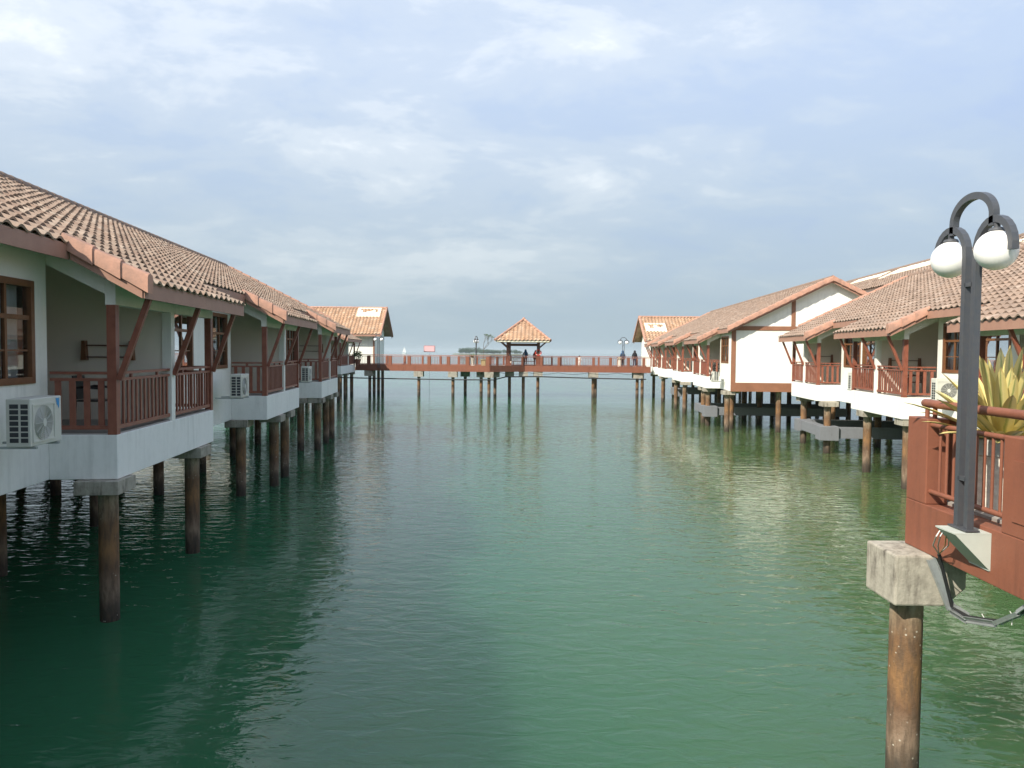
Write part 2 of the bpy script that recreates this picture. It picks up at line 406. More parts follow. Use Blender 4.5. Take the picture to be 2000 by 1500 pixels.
def verge(mb, F, zr, s, t0, t1, wd=.20, step=.42, out=-1):
    """rounded cover tiles up a rake; each overlaps the one below"""
    n = max(1, round((t1 - t0) / step)); d = (t1 - t0) / n
    for i in range(n):
        a, b = t0 + i * d, t0 + (i + 1) * d + .05
        rings = []
        for t, g in ((a, 1.16), (b, .92)):
            r = []
            for (x, z) in ((-.5, -.13), (-.5, .07), (-.38, .115), (0, .135), (.38, .115), (.5, .07), (.5, -.13)):
                r.append(F(s + x * wd * g, t, zr(t) + z * g))
            rings.append(r)
        mb.prism(rings[0], rings[1])
def ridge_caps(mb, F, z, s0, s1, t, step=.42, r=.13):
    n = max(1, int((s1 - s0) / step))
    for i in range(n):
        a, b = s0 + i * (s1 - s0) / n, s0 + (i + 1) * (s1 - s0) / n + .03
        rings = []
        for s, g in ((a, 1.08), (b, .95)):
            rings.append([F(s, t + math.cos(math.pi * k / 6) * r * g, z + math.sin(math.pi * k / 6) * r * g) for k in range(7)])
        mb.prism(rings[0], rings[1])

def pile(mb, x, y, z0, z1, r=.15):
    mb.tube([(x, y, z0), (x, y, z1)], r, 16)

# ------------------------------------------------------------------ one row of chalets
FL, BOT = -1.38, -2.10         # balcony floor, underside of the white skirt (relative to the eye)
def railing(F, parent, a, b, name='railing', step=.175, wd=.06, along='s', other=0.0, mid=True, mat='red_wood'):
    """balustrade from a to b along s (or t) at the other coordinate"""
    G = (lambda p, q, z: F(p, other + q, z)) if along == 's' else (lambda p, q, z: F(other + q, p, z))
    mb = MB()
    mb.box(G, a, b, -.035, .035, -.415, -.37); mb.box(G, a, b, -.03, .03, -.52, -.475); mb.box(G, a, b, -.03, .03, -1.30, -1.235)
    n = max(2, int((b - a) / step)); d = (b - a) / n
    for i in range(n):
        c = a + (i + .5) * d; mb.box(G, c - wd / 2, c + wd / 2, -.014, .014, -1.24, -.515)
    k = max(1, int((b - a) / .8))
    for i in range(k):
        c = a + (i + .5) * (b - a) / k; mb.box(G, c - .03, c + .03, -.02, .02, -.476, -.414)
    return mb.build(name, mat, parent)

def window(F, parent, s0, s1, t, z0=-.54, z1=1.02, cols=2, detail=True, name='window'):
    mb = MB(); fw = .10
    for (a, b, c, d) in ((s0, s1, z0, z0 + fw), (s0, s1, z1 - fw, z1), (s0, s0 + fw, z0 + fw, z1 - fw), (s1 - fw, s1, z0 + fw, z1 - fw)):
        mb.box(F, a, b, t - .035, t + .09, c, d)
    fr = mb.build(name, 'window_wood', parent)
    ia, ib = s0 + fw, s1 - fw; za, zb = z0 + fw, z1 - fw; zt = za + (zb - za) * .66
    mb = MB(); mb.box(F, ia, ib, t - .005, t + .05, zt - .035, zt + .035)
    for k in range(1, cols): c = ia + (ib - ia) * k / cols; mb.box(F, c - .03, c + .03, t - .002, t + .052, za, zt - .035); mb.box(F, c - .03, c + .03, t - .002, t + .052, zt + .035, zb)
    zm = za + (zt - za) * .45
    for k in range(cols):
        a = ia + (ib - ia) * k / cols + .03; b = ia + (ib - ia) * (k + 1) / cols - .03
        mb.box(F, a, b, t + .008, t + .04, zm - .014, zm + .014)
    mb.build('mullion', 'window_wood', fr)
    mb = MB(); mb.add([F(ia, t + .03, za), F(ib, t + .03, za), F(ib, t + .03, zb), F(ia, t + .03, zb)], [(0, 1, 2, 3)])
    mb.build('pane', 'window_glass', fr)
    # curtain folds behind the glass
    for (a, b) in ((ia, ia + (ib - ia) * .27), (ib - (ib - ia) * .24, ib)):
        mb = MB(); n = 14; pts = [(a + (b - a) * i / n, t + .17 + .03 * math.sin(i * 1.9)) for i in range(n + 1)]
        o = len(mb.v)
        for (s, q) in pts: mb.v += [F(s, q, za - .02), F(s, q, zb + .02)]
        for i in range(n): mb.f.append((o + 2 * i, o + 2 * i + 2, o + 2 * i + 3, o + 2 * i + 1))
        mb.build('curtain', 'curtain', fr, smooth=True)
    return fr

def wall_with_openings(mb, F, s0, s1, t0, t1, z0, z1, ops):
    s = s0
    for (a, b, za, zb) in sorted(ops):
        if a > s: mb.box(F, s, a, t0, t1, z0, z1)
        mb.box(F, a, b, t0, t1, z0, za); mb.box(F, a, b, t0, t1, zb, z1); s = b
    if s1 > s: mb.box(F, s, s1, t0, t1, z0, z1)

def row(name, label, X0, slope, side, bays, S0, S1, tr, ztop, tback, tilem, piles, near_gable=False, far_gable=False, inner_rows=(), wins=True, group=None, inset=1.05, ct=.285, dz=0.0):
    """bays: list of (s0, s1). side: +1 the water lies to +X of the row, -1 to -X"""
    L = math.hypot(slope, 1); u = Vector((slope / L, 1 / L)); w_ = Vector((-side * u.y, side * u.x))
    def F(s, t, z): return (X0 + u.x * s + w_.x * t, u.y * s + w_.y * t, H + z)
    k = (ztop - 1.35 - dz) / tr
    def zr(t): return 1.35 + dz + k * t if t <= tr else ztop - k * (t - tr)
    b0 = F((S0 + S1) / 2, tr, 0)
    root = thing(name, label, 'building', (b0[0], b0[1], 0), -math.atan(slope), group)
    EO, EI = -.65, .49
    # ---- roof tiles: main slope plus the part that runs down over every balcony
    mb = MB(); tiled(mb, F, zr, S0, S1, EI, tr, ct)
    for (a, b) in bays: tiled(mb, F, zr, max(a - .36, S0), min(b + .36, S1 + .2), EO, EI + .012, ct)
    roof = mb.build('roof', tilem, root, recalc=False)
    # boarding below the tiles
    mb = MB()
    def slab(a, b, t0, t1, th=.07, off=-.02):
        mb.hexa([F(a, t0, zr(t0) + off - th), F(b, t0, zr(t0) + off - th), F(b, t1, zr(t1) + off - th), F(a, t1, zr(t1) + off - th),
                 F(a, t0, zr(t0) + off), F(b, t0, zr(t0) + off), F(b, t1, zr(t1) + off), F(a, t1, zr(t1) + off)])
    slab(S0 + .03, S1 - .03, EI + .06, tr)
    for (a, b) in bays: slab(max(a - .33, S0), min(b + .33, S1 + .17), EO + .10, EI + .06)
    mb.build('soffit', 'cream_soffit', roof)
    # back slope
    mb = MB(); mb.uv = None
    mb.hexa([F(S0, tr, ztop - .09), F(S1, tr, ztop - .09), F(S1, tback, zr(tback) - .09), F(S0, tback, zr(tback) - .09),
             F(S0, tr, ztop + .01), F(S1, tr, ztop + .01), F(S1, tback, zr(tback) + .01), F(S0, tback, zr(tback) + .01)])
    mb.uv = [(v[0] / .355, v[1] / .355) for v in mb.v]
    mb.build('back_slope', tilem, roof)
    mb = MB(); ridge_caps(mb, F, ztop + .0, S0, S1, tr); mb.build('ridge_tiles', 'ridge_tile', roof)
    mb = MB()
    for (a, b) in bays:
        for s in (a - .36,):
            if s > S0 - .5: mb = MB(); verge(mb, F, zr, s, EO - .02, EI + .06, step=.40); mb.build('verge_tiles', 'verge_tile', roof, smooth=True)
    for flag, s in ((near_gable, S0), (far_gable, S1)):
        if flag:
            mb = MB(); verge(mb, F, zr, s, EI - .03, tr); verge(mb, F, zr, s, tr, tback); mb.build('verge_tiles', 'verge_tile', roof, smooth=True)
    # ---- fascia boards
    mb = MB()
    for (a, b) in bays:
        lo, hi = max(a - .40, S0), b + .40
        mb.box(F, lo, hi, EO + .055, EO + .085, zr(EO) - .24, zr(EO) + .0)
        for s in (lo, hi):
            mb.hexa([F(s - .015, EO + .086, zr(EO) - .24), F(s + .015, EO + .086, zr(EO) - .24), F(s + .015, EI, zr(EI) - .24), F(s - .015, EI, zr(EI) - .24),
                     F(s - .015, EO + .086, zr(EO + .086) - .01), F(s + .015, EO + .086, zr(EO + .086) - .01), F(s + .015, EI, zr(EI) - .01), F(s - .015, EI, zr(EI) - .01)])
        mb.build('fascia', 'fascia', root); mb = MB()
    edges = [S0] + [x for (a, b) in bays for x in (a - .36, b + .36)] + [S1]
    for i in range(0, len(edges), 2):
        if edges[i + 1] - edges[i] > .05: mb = MB(); mb.box(F, edges[i], edges[i + 1], EI + .03, EI + .06, zr(EI) - .24, zr(EI) - .0); mb.build('fascia', 'fascia', root)
    mb = MB()
    for flag, s in ((near_gable, S0 + .02), (far_gable, S1 - .02)):
        if flag:
            for (t0, t1) in ((EI + .06, tr), (tr, tback)):
                mb.hexa([F(s - .02, t0, zr(t0) - .26), F(s + .02, t0, zr(t0) - .26), F(s + .02, t1, zr(t1) - .26), F(s - .02, t1, zr(t1) - .26),
                         F(s - .02, t0, zr(t0) - .1), F(s + .02, t0, zr(t0) - .1), F(s + .02, t1, zr(t1) - .1), F(s - .02, t1, zr(t1) - .1)])
            mb.build('bargeboard', 'fascia', root); mb = MB()
    # ---- floor slab with the white skirt
    W0, W1 = S0 + .45, S1 - .45
    mb = MB(); mb.box(F, W0, W1, inset, tback - .6, BOT, FL)
    for (a, b) in bays: mb.box(F, a, b, 0.0, inset - .002, BOT, FL)
    mb.build('skirt', 'white_skirt', root, bevel=.012)
    mb = MB()
    for (a, b) in bays: mb = MB(); mb.box(F, a + .03, b - .03, .03, 3.2, FL + .002, FL + .02); mb.build('balcony_floor', 'deck_concrete', root)
    # ---- walls
    mb = MB(); wall_list = []
    ends = [W0] + [x for (a, b) in bays for x in (a, b)] + [W1]
    for i in range(0, len(ends), 2):
        a, b = ends[i], ends[i + 1]
        if b - a < .15: continue
        ops = []
        if b - a > 4.6 and wins:
            ops = [(a + .40, a + 1.95, -.54, 1.02), (b - 2.50, b - .40, -.54, 1.02)]
        elif b - a > 2.6 and wins:
            ops = [(b - 2.50, b - .40, -.54, 1.02)] if i == 0 else [(a + .40, a + 1.95, -.54, 1.02)]
        elif b - a > 1.3 and wins:
            ops = [((a + b) / 2 - .42, (a + b) / 2 + .42, -.54, 1.02)]
        wall_with_openings(mb, F, a, b, inset, inset + .16, FL, zr(inset) - .1, ops)
        wall_list += ops
    # rooms' side walls and back walls of balconies
    def under(mb, a, b, t0, t1, z0=FL, off=.12):
        mb.hexa([F(a, t0, z0), F(b, t0, z0), F(b, t1, z0), F(a, t1, z0), F(a, t0, zr(t0) - off), F(b, t0, zr(t0) - off), F(b, t1, zr(t1) - off), F(a, t1, zr(t1) - off)])
    for (a, b) in bays:
        for s in (a - .08, b - .08):
            if s < W0 or s > W1: s = max(W0, min(W1 - .16, s))
            under(mb, s, s + .16, inset + .161, 3.2)
        under(mb, a + .08, b - .08, 3.2, 3.35)
    # end walls (gable shaped) and the long back wall
    for s, flag in ((W0, near_gable), (W1 - .16, far_gable)):
        ring = [(inset + .162, FL), (inset + .162, zr(inset + .162) - .1), (tr, ztop - .1), (tback - .62, zr(tback - .62) - .1), (tback - .62, FL)]
        mb.prism([F(s, t, z) for t, z in ring], [F(s + .16, t, z) for t, z in ring])
    mb.box(F, W0 + .17, W1 - .17, tback - .8, tback - .64, FL, zr(tback - .64) - .1)
    mb.build('wall', 'white_wall', root)
    mb = MB()
    for (a, b) in bays:
        m = (a + b) / 2; mb = MB(); under(mb, m - .07, m + .07, .17, 3.19, FL + .021)
        mb.build('partition', 'inner_wall', root)
    mb = MB()
    for (a, b) in bays:
        m = (a + b) / 2; MBc = MB(); MBc.box(F, m - .10, m + .10, 0.0, .168, FL, .698 + dz); MBc.build('column', 'white_wall', root)
        # ring beam above the balcony, front and sides
        mb.hexa([F(a, .0, .70 + dz), F(b, .0, .70 + dz), F(b, .16, .70 + dz), F(a, .16, .70 + dz), F(a, .0, zr(0) - .1), F(b, .0, zr(0) - .1), F(b, .16, zr(.16) - .1), F(a, .16, zr(.16) - .1)])
        for s in (a + .002, b - .142):
            t0, t1 = .162, inset - .003
            mb.hexa([F(s, t0, zr(t0) - .56), F(s + .14, t0, zr(t0) - .56), F(s + .14, t1, zr(t1) - .56), F(s, t1, zr(t1) - .56),
                     F(s, t0, zr(t0) - .1), F(s + .14, t0, zr(t0) - .1), F(s + .14, t1, zr(t1) - .1), F(s, t1, zr(t1) - .1)])
        mb.build('beam', 'white_wall', root); mb = MB()
    for (a, b, za, zb) in wall_list: window(F, root, a, b, inset + .01, za, zb, cols=3 if b - a > 2 else 2 if b - a > 1 else 1)
    # near-black panels behind the windows, the unlit rooms' darkness put into their colour
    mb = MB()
    for (a, b, za, zb) in wall_list: mb = MB(); mb.box(F, a - .25, b + .25, inset + .9, inset + .95, FL, 1.3 + dz); mb.build('room_dark_panel', 'room_dark', root)
    # ---- posts, braces, railings, doors
    for (a, b) in bays:
        m = (a + b) / 2
        for s in (a + .07, b - .07):
            mb = MB(); mb.box(F, s - .07, s + .07, .005, .145, FL + .001, .70 + dz); mb.build('post', 'red_wood', root)
        for s in (a + .07, m, b - .07):
            mb = MB(); mb.bar(F(s, -.02, -.50), F(s, -.50, .84 + dz), .085, .085); mb.build('brace', 'red_wood', root)
        railing(F, root, a + .14, m - .10, other=.06); railing(F, root, m + .10, b - .14, other=.06)
        railing(F, root, .15, inset - .02, along='t', other=a + .06, step=.215, wd=.095)
        railing(F, root, .15, inset - .02, along='t', other=b - .06, step=.215, wd=.095)
        mb = MB()
        for c in ((a + m) / 2, (b + m) / 2): mb = MB(); mb.box(F, c - .75, c + .75, 3.16, 3.198, FL + .02, .75); mb.build('door', 'window_wood', root)
    # ---- piles and caps
    for (s, t) in piles:
        p = F(s, t, 0); mb = MB(); pile(mb, p[0], p[1], -1.5, H + BOT - .22); pl = mb.build('pile', 'pile_concrete', root, smooth=True)
        mb = MB(); mb.box(F, s - .36, s + .36, t - .30, t + .38, BOT - .225, BOT - .003); mb.build('pile_cap', 'concrete', pl, bevel=.01)
    mb = MB()
    for t in inner_rows:
        s = S0 + 1.0
        while s < S1 - .5:
            p = F(s, t, 0); mbp = MB(); pile(mbp, p[0], p[1], -1.5, H + BOT + .02); mbp.build('pile', 'pile_concrete', root, smooth=True)
            s += 4.3
    return root, F, zr

# left side, nearest row
LW, LF, LZR = row('stilt_house', 'long white stilt house at left edge with weathered brown roof, its balconies in shade', -5.16, -.095, 1,
    [(2.0, 7.45), (12.33, 17.6), (23.1, 28.4), (33.9, 39.2)], -3.0, 40.2, 5.75, 4.25, 11.4, 'tile_old',
    [(2.3, .2), (7.2, .25), (12.5, .22), (16.75, .22), (23.4, .85), (25.1, .22), (27.0, .25), (34.1, .95), (34.3, .25), (36.9, .25), (38.8, .25)],
    far_gable=True, inner_rows=(3.4, 6.4, 9.6))
row('stilt_house', 'white stilt house in shade at far left where the bridge lands', -11.75, -.05, 1,
    [(46.5, 51.8), (57.3, 62.6), (68.1, 76.2)], 43.0, 77.5, 5.75, 4.1, 9.4, 'tile_old',
    [(47, .3), (51, .3), (57.8, .3), (62, .3), (68.5, .3), (72, .3), (75.8, .3)], near_gable=True, far_gable=True, inner_rows=(3.4, 6.4))
def build_shade_deck():  # unseen deck and piles, added to darken the water under the left row
    mb = MB(); mb.box(LF, -4, 39, 10.9, 27, -2.05, -1.5); mb.build('shade_deck', 'deck_concrete', LW)
    for t in (12.6, 15.4, 18.2, 21, 24, 26.6):
        for i in range(9):
            p = LF(1 + i * 4.4, t, 0); mb = MB(); pile(mb, p[0], p[1], -1.5, H - 2.04); mb.build('pile', 'pile_concrete', LW, smooth=True)
build_shade_deck()
# right side
RW, RF, RZR = row('stilt_house', 'nearest white stilt house on the right behind the black lamp, brown roof in sun', 10.13, .105, -1,
    [(5.4, 10.5), (15.3, 20.4), (25.2, 30.2), (34.9, 39.3)], 2.0, 40.0, 5.85, 4.0, 7.2, 'tile_brown',
    [(5.8, .3), (10, .3), (15.6, .3), (20, .3), (25.6, .35), (29.2, .30), (34.7, .45), (38.6, .45)], far_gable=True, inner_rows=(3.6, 6.6, 10.2), dz=-.18)
R2, R2F, R2ZR = row('stilt_house', 'white stilt house with big sunlit gable wall framed in brown timber', 8.38, .073, -1,
    [(46.6, 51.6), (56.9, 61.9), (66.9, 71.9), (76.0, 78.6)], 43.0, 79.2, 6.1, 4.22, 9.4, 'tile_brown',
    [(43.9, .7), (45.6, 1.3), (47.4, .25), (49.3, .3), (53.1, .95), (56.9, .25), (61.5, .25), (65.9, .9), (70.0, .25), (74.7, .9), (78, .3)],
    near_gable=True, far_gable=True, inner_rows=(3.6, 6.6, 9.0), inset=.78, dz=-.18)

# timber framing on the sunlit gable wall and its brown base band
def gable_timber():
    F = R2F; s = 43.45; mb = MB()
    mb.box(F, s - .03, s - .001, .781, 8.5, -2.12, -1.62)
    mb.box(F, s - .03, s - .001, .781, 1.03, -1.62, 1.43)
    mb.box(F, s - .032, s - .001, 1.03, 8.5, 1.32, 1.56)
    mb.box(F, s - .034, s - .001, 4.05, 4.27, 1.56, 3.1)
    mb.build('timber_frame', 'band_brown', R2)
gable_timber()

# concrete tie beams low between the piles under the right rows
def tie_beams():
    mb = MB(); F = RF
    mb.box(F, 34.3, 35.1, .05, .85, -3.83, -3.20); mb.box(F, 34.45, 34.95, .85, 7.0, -3.74, -3.26)
    mb.box(F, 35.1, 38.3, .25, .65, -3.74, -3.26); mb.box(F, 38.3, 39.0, .1, .8, -3.80, -3.22); mb.box(F, 38.42, 38.9, .8, 7.0, -3.74, -3.26)
    mb.build('tie_beam', 'grey_beam', RW, bevel=.01)
    mb = MB(); F = R2F
    mb.box(F, 46.9, 47.7, -.05, .75, -3.85, -3.2); mb.box(F, 47.05, 47.55, .75, 8.5, -3.76, -3.28)
    mb.box(F, 47.7, 51.0, .1, .5, -3.76, -3.28); mb.box(F, 51.0, 51.4, .1, 8.5, -3.76, -3.28)
    mb.build('tie_beam', 'grey_beam', R2, bevel=.01); mb = MB()
    mb.box(F, 62.5, 66.2, .5, .9, -3.5, -2.9); mb.box(F, 66.2, 66.6, .5, 6, -3.5, -2.9)
    mb.build('tie_beam', 'grey_beam', R2, bevel=.01)
tie_beams()

# ------------------------------------------------------------------ higher roof behind the right row
def back_house():
    A, B = Vector((22.3, 24.0)), Vector((25.6, 59.5)); d = (B - A); L = d.length; u = d / L; w_ = Vector((u.y, -u.x))
    F = lambda s, t, z: (A.x + u.x * s + w_.x * t, A.y + u.y * s + w_.y * t, H + z)
    root = thing('stilt_house', 'house whose higher roof with white mortar patches rises behind the right row', 'building', (24, 42, 0), -math.atan2(d.x, d.y))
    zr = lambda t: 5.5 - .49 * abs(t)
    mb = MB(); tiled(mb, F, zr, 0, L, -3.2, 0, .29); roof = mb.build('roof', 'tile_brown', root, recalc=False)
    mb = MB(); ridge_caps(mb, F, 5.5, 0, L, 0); mb.build('ridge_tiles', 'ridge_tile', roof)
    mb = MB(); mb.hexa([F(0, 0, 5.4), F(L, 0, 5.4), F(L, 5, 2.95), F(0, 5, 2.95), F(0, 0, 5.5), F(L, 0, 5.5), F(L, 5, 3.05), F(0, 5, 3.05)])
    mb.uv = [(v[0] / .355, v[1] / .355) for v in mb.v]; mb.build('back_slope', 'tile_brown', roof)
    ring = [(-2.9, BOT), (-2.9, zr(2.9) - .12), (0, 5.35), (4.4, zr(4.4) - .12), (4.4, BOT)]
    mb = MB(); mb.prism([F(.5, t, z) for t, z in ring], [F(L - .5, t, z) for t, z in ring]); mb.build('wall', 'white_wall', root)
    # mortar repairs on the roof
    for (sa, sb, ta, tb) in ((31.6, 26.0, -.95, -.35), (24.4, 23.7, -1.6, -.3), (23.4, 15.2, -1.25, -.35), (11.7, 11.2, -1.5, -.35), (11.0, 9.4, -1.5, -.9), (8.8, 8.3, -1.4, -.3)):
        a, b = min(sa, sb), max(sa, sb); mb = MB(); n = max(2, int((b - a) / .3))
        for i in range(n):
            s0, s1 = a + (b - a) * i / n, a + (b - a) * (i + 1) / n + .004
            j = random.uniform(-.06, .06); j2 = random.uniform(-.05, .05)
            mb.hexa([F(s0, ta + j, zr(ta + j) + .0), F(s1, ta + j, zr(ta + j) + .0), F(s1, tb + j2, zr(tb + j2)), F(s0, tb + j2, zr(tb + j2)),
                     F(s0, ta + j, zr(ta + j) + .09), F(s1, ta + j, zr(ta + j) + .09), F(s1, tb + j2, zr(tb + j2) + .09), F(s0, tb + j2, zr(tb + j2) + .09)])
        mb.build('mortar_patch', 'mortar', roof)
    for t in (-2.4, 1.0, 4.0):
        for i in range(8):
            p = F(1.5 + i * 4.6, t, 0); mb = MB(); pile(mb, p[0], p[1], -1.5, H + BOT + .01); mb.build('pile', 'pile_concrete', root, smooth=True)
back_house()

# ------------------------------------------------------------------ gabled huts at the bridge ends and one far behind
def hut(label, Xg, sgn, Yr, zridge, zeave, run, length, yw0, yw1, patch=None, wall_in=.85):
    """ridge along X; gable end at Xg facing the channel; sgn +1: building extends to +X"""
    F = lambda s, t, z: (Xg + sgn * s, Yr + t, H + z)
    root = thing('gabled_hut', label, 'building', (Xg + sgn * length / 2, Yr, 0))
    k = (zridge - zeave) / run; zr = lambda t: zridge - k * abs(t)
    mb = MB(); tiled(mb, F, zr, 0, length, -run, 0, .34, pitch=.36, A=.062); roof = mb.build('roof', 'tile_orange', root, recalc=False)
    mb = MB(); mb.hexa([F(0, 0, zridge - .1), F(length, 0, zridge - .1), F(length, run, zeave - .1), F(0, run, zeave - .1), F(0, 0, zridge), F(length, 0, zridge), F(length, run, zeave), F(0, run, zeave)])
    mb.uv = [(v[0] / .355, v[1] / .355) for v in mb.v]; mb.build('back_slope', 'tile_orange', roof)
    mb = MB(); mb.hexa([F(0, -run + .1, zeave + .0), F(length, -run + .1, zeave), F(length, 0, zridge - .14), F(0, 0, zridge - .14), F(0, -run + .1, zeave + .05), F(length, -run + .1, zeave + .05), F(length, 0, zridge - .04), F(0, 0, zridge - .04)])
    mb.build('soffit', 'cream_soffit', roof)
    mb = MB(); ridge_caps(mb, F, zridge, 0, length, 0); verge(mb, F, zr, .0, -run, 0); verge(mb, F, zr, .0, 0, run); mb.build('verge_tiles', 'verge_tile', roof)
    mb = MB(); mb.box(F, 0, length, -run + .05, -run + .08, zeave - .22, zeave - .02)
    for s_, e_ in ((-run, 0), (0, run)):
        mb.hexa([F(.06, s_, zr(s_) - .30), F(.10, s_, zr(s_) - .30), F(.10, e_, zr(e_) - .30), F(.06, e_, zr(e_) - .30), F(.06, s_, zr(s_) - .1), F(.10, s_, zr(s_) - .1), F(.10, e_, zr(e_) - .1), F(.06, e_, zr(e_) - .1)])
    mb.build('fascia', 'fascia', root)
    a, b = yw0 - Yr, yw1 - Yr
    ring = [(a, BOT), (a, zr(a) - .12), (0, zridge - .2), (b, zr(b) - .12), (b, BOT)]
    mb = MB(); mb.prism([F(wall_in, t, z) for t, z in ring], [F(length - .2, t, z) for t, z in ring]); mb.build('wall', 'white_wall', root)
    mb = MB(); mb.box(F, wall_in - .06, wall_in + .10, a - .06, a + .10, BOT, zr(a) - .2); mb.box(F, wall_in + .1, length - .3, a - .04, a - .001, BOT, BOT + .35); mb.build('timber_frame', 'band_brown', root)
    for s in (4.5, 8):
        for t in (a + .3, 0, b - .3):
            p = F(s, t, 0); mb = MB(); pile(mb, p[0], p[1], -1.5, H + BOT + .01); mb.build('pile', 'pile_concrete', root, smooth=True)
    if patch:
        s0, s1, t0, t1, wd = patch; mb = MB()
        def sl(a_, b_, c_, d_):
            mb.hexa([F(a_, c_, zr(c_) + .0), F(b_, c_, zr(c_)), F(b_, d_, zr(d_)), F(a_, d_, zr(d_)), F(a_, c_, zr(c_) + .10), F(b_, c_, zr(c_) + .10), F(b_, d_, zr(d_) + .10), F(a_, d_, zr(d_) + .10)])
        sl(s0, s1, t0, t0 + wd); sl(s0, s0 + wd, t0 + wd, t1); sl(s1 - wd, s1, t0 + wd, t1)
        sl(s0 + wd, s1 - wd, t1 - wd * .5, t1)
        for i in range(8):
            q = s0 + wd + (s1 - s0 - 2 * wd) * i / 8; hh = random.uniform(.15, .8) * (t1 - t0 - wd); sl(q, q + (s1 - s0 - 2 * wd) / 8, t0 + wd, t0 + wd + hh)
        mb.build('mortar_patch', 'mortar', roof)
    return root
hut('gabled hut with orange tiles and white roof patch beyond the shaded left houses', -13.95, -1, 85.4, 4.75, 1.75, 4.1, 12, 82.3, 88.8, (.55, 3.1, -1.45, -.1, .33))
hut('gabled hut with orange tiles behind the right row, pale gable beside two standing people', 14.05, 1, 85.4, 4.0, 1.35, 4.0, 12, 82.0, 88.6, (.35, 2.6, -2.6, -1.2, .3))
hut('hut roof whose tiled ridge alone peeks above the long sunlit roof slope', 27.1, 1, 52.0, 4.45, 2.0, 3.4, 6, 49.5, 54.5)

# ------------------------------------------------------------------ footbridge across the channel
BR_TOP, BR_BOT = -1.40, -1.95
P = [Vector((-15.6, 76.6)), Vector((-2.15, 74.2)), Vector((1.25, 76.6)), Vector((13.6, 75.4))]
def bridge():
    root = thing('footbridge', 'red painted footbridge on concrete piles linking the two house rows', 'bridge', (0, 77, 0))
    back = [Vector((-15.6, 79.0)), Vector((-2.6, 77.2)), Vector((-1.9, 80.6)), Vector((4.2, 80.6)), Vector((4.0, 78.4)), Vector((13.6, 77.9))]
    ring = [(p.x, p.y) for p in P] + [(p.x, p.y) for p in reversed(back)]
    mb = MB(); mb.prism([(x, y, H + BR_TOP - .20) for x, y in ring], [(x, y, H + BR_TOP) for x, y in ring]); mb.build('deck', 'deck_concrete', root)
    segs = [(P[i], P[i + 1]) for i in range(3)]
    bsegs = [(back[i], back[i + 1]) for i in range(len(back) - 1)]
    mb = MB()
    for a, b in segs + bsegs: mb.bar((a.x, a.y, H + (BR_TOP + .06 + BR_BOT) / 2), (b.x, b.y, H + (BR_TOP + .06 + BR_BOT) / 2), .16, BR_TOP + .06 - BR_BOT)
    mb.build('side_beam', 'red_paint', root)
    def rail(a, b, posts, wd):
        d = b - a; L = d.length; u = d / L; A = (a.x, a.y)
        F = lambda s, t, z: (a.x + u.x * s - u.y * t, a.y + u.y * s + u.x * t, H + z)
        mb = MB(); mb.tube([F(0, 0, -.40), F(L, 0, -.40)], .028, 8); mb.tube([F(0, 0, -.53), F(L, 0, -.53)], .018, 6); mb.tube([F(0, 0, -1.27), F(L, 0, -1.27)], .018, 6)
        n = int(L / .16)
        for i in range(n):
            c = (i + .5) * L / n; mb.bar(F(c, 0, -1.27), F(c, 0, -.53), .018, .018, up=(u.x, u.y, 0))
        mb.build('railing', 'red_wood', root)
        for s in posts:
            mb = MB(); mb.box(F, s - wd / 2, s + wd / 2, -.09, .09, BR_TOP - .02, -.47); mb.build('railing_post', 'red_paint', root)
    def at(seg, px):       # distance along the segment where the photograph shows a post
        a, b = seg; k = (px - 1000) / 1500; d = b - a
        q = (k * a.y - a.x) / (d.x - k * d.y); return max(.2, min(d.length - .2, q * d.length))
    rail(*segs[0], [at(segs[0], x) for x in (720, 762, 799, 838, 875.5, 913, 954)], .34)
    rail(*segs[1], [at(segs[1], x) for x in (971, 1020)], .16)
    rail(*segs[2], [at(segs[2], x) for x in (1057, 1091, 1126, 1159, 1192, 1227, 1257)], .26)
    for sg in bsegs:
        L = (sg[1] - sg[0]).length; n = max(1, int(L / 1.75)); rail(*sg, [(i + .5) * L / n for i in range(n)], .2)
    for (px, Y, cap) in ((722, 76.9, 1), (730.5, 77.8, 0), (739, 78.4, 0), (747, 78.8, 0), (818, 75.9, 1), (884.6, 75.2, 1), (908.6, 77.3, 1), (939.8, 75.6, 1), (955, 74.7, 1), (966.8, 75.8, 1),
                         (995, 77.0, 1), (1022, 77.0, 1), (1050.5, 77.0, 1), (1158.5, 76.1, 1), (1163, 77.6, 0), (1244.6, 76.2, 1), (1254.5, 76.0, 0)):
        X = (px - 1000) / 1500 * Y; mb = MB(); pile(mb, X, Y, -1.5, H + BR_BOT - .5 * cap + .02, .155); pl = mb.build('pile', 'pile_concrete', root, smooth=True)
        if cap:
            mb = MB(); mb.box(lambda a, b, z: (X + a, Y + b, H + z), -.45, .45, -.55, .55, BR_BOT - .55, BR_BOT - .003); mb.build('pile_cap', 'concrete', pl)
    return root
bridge()

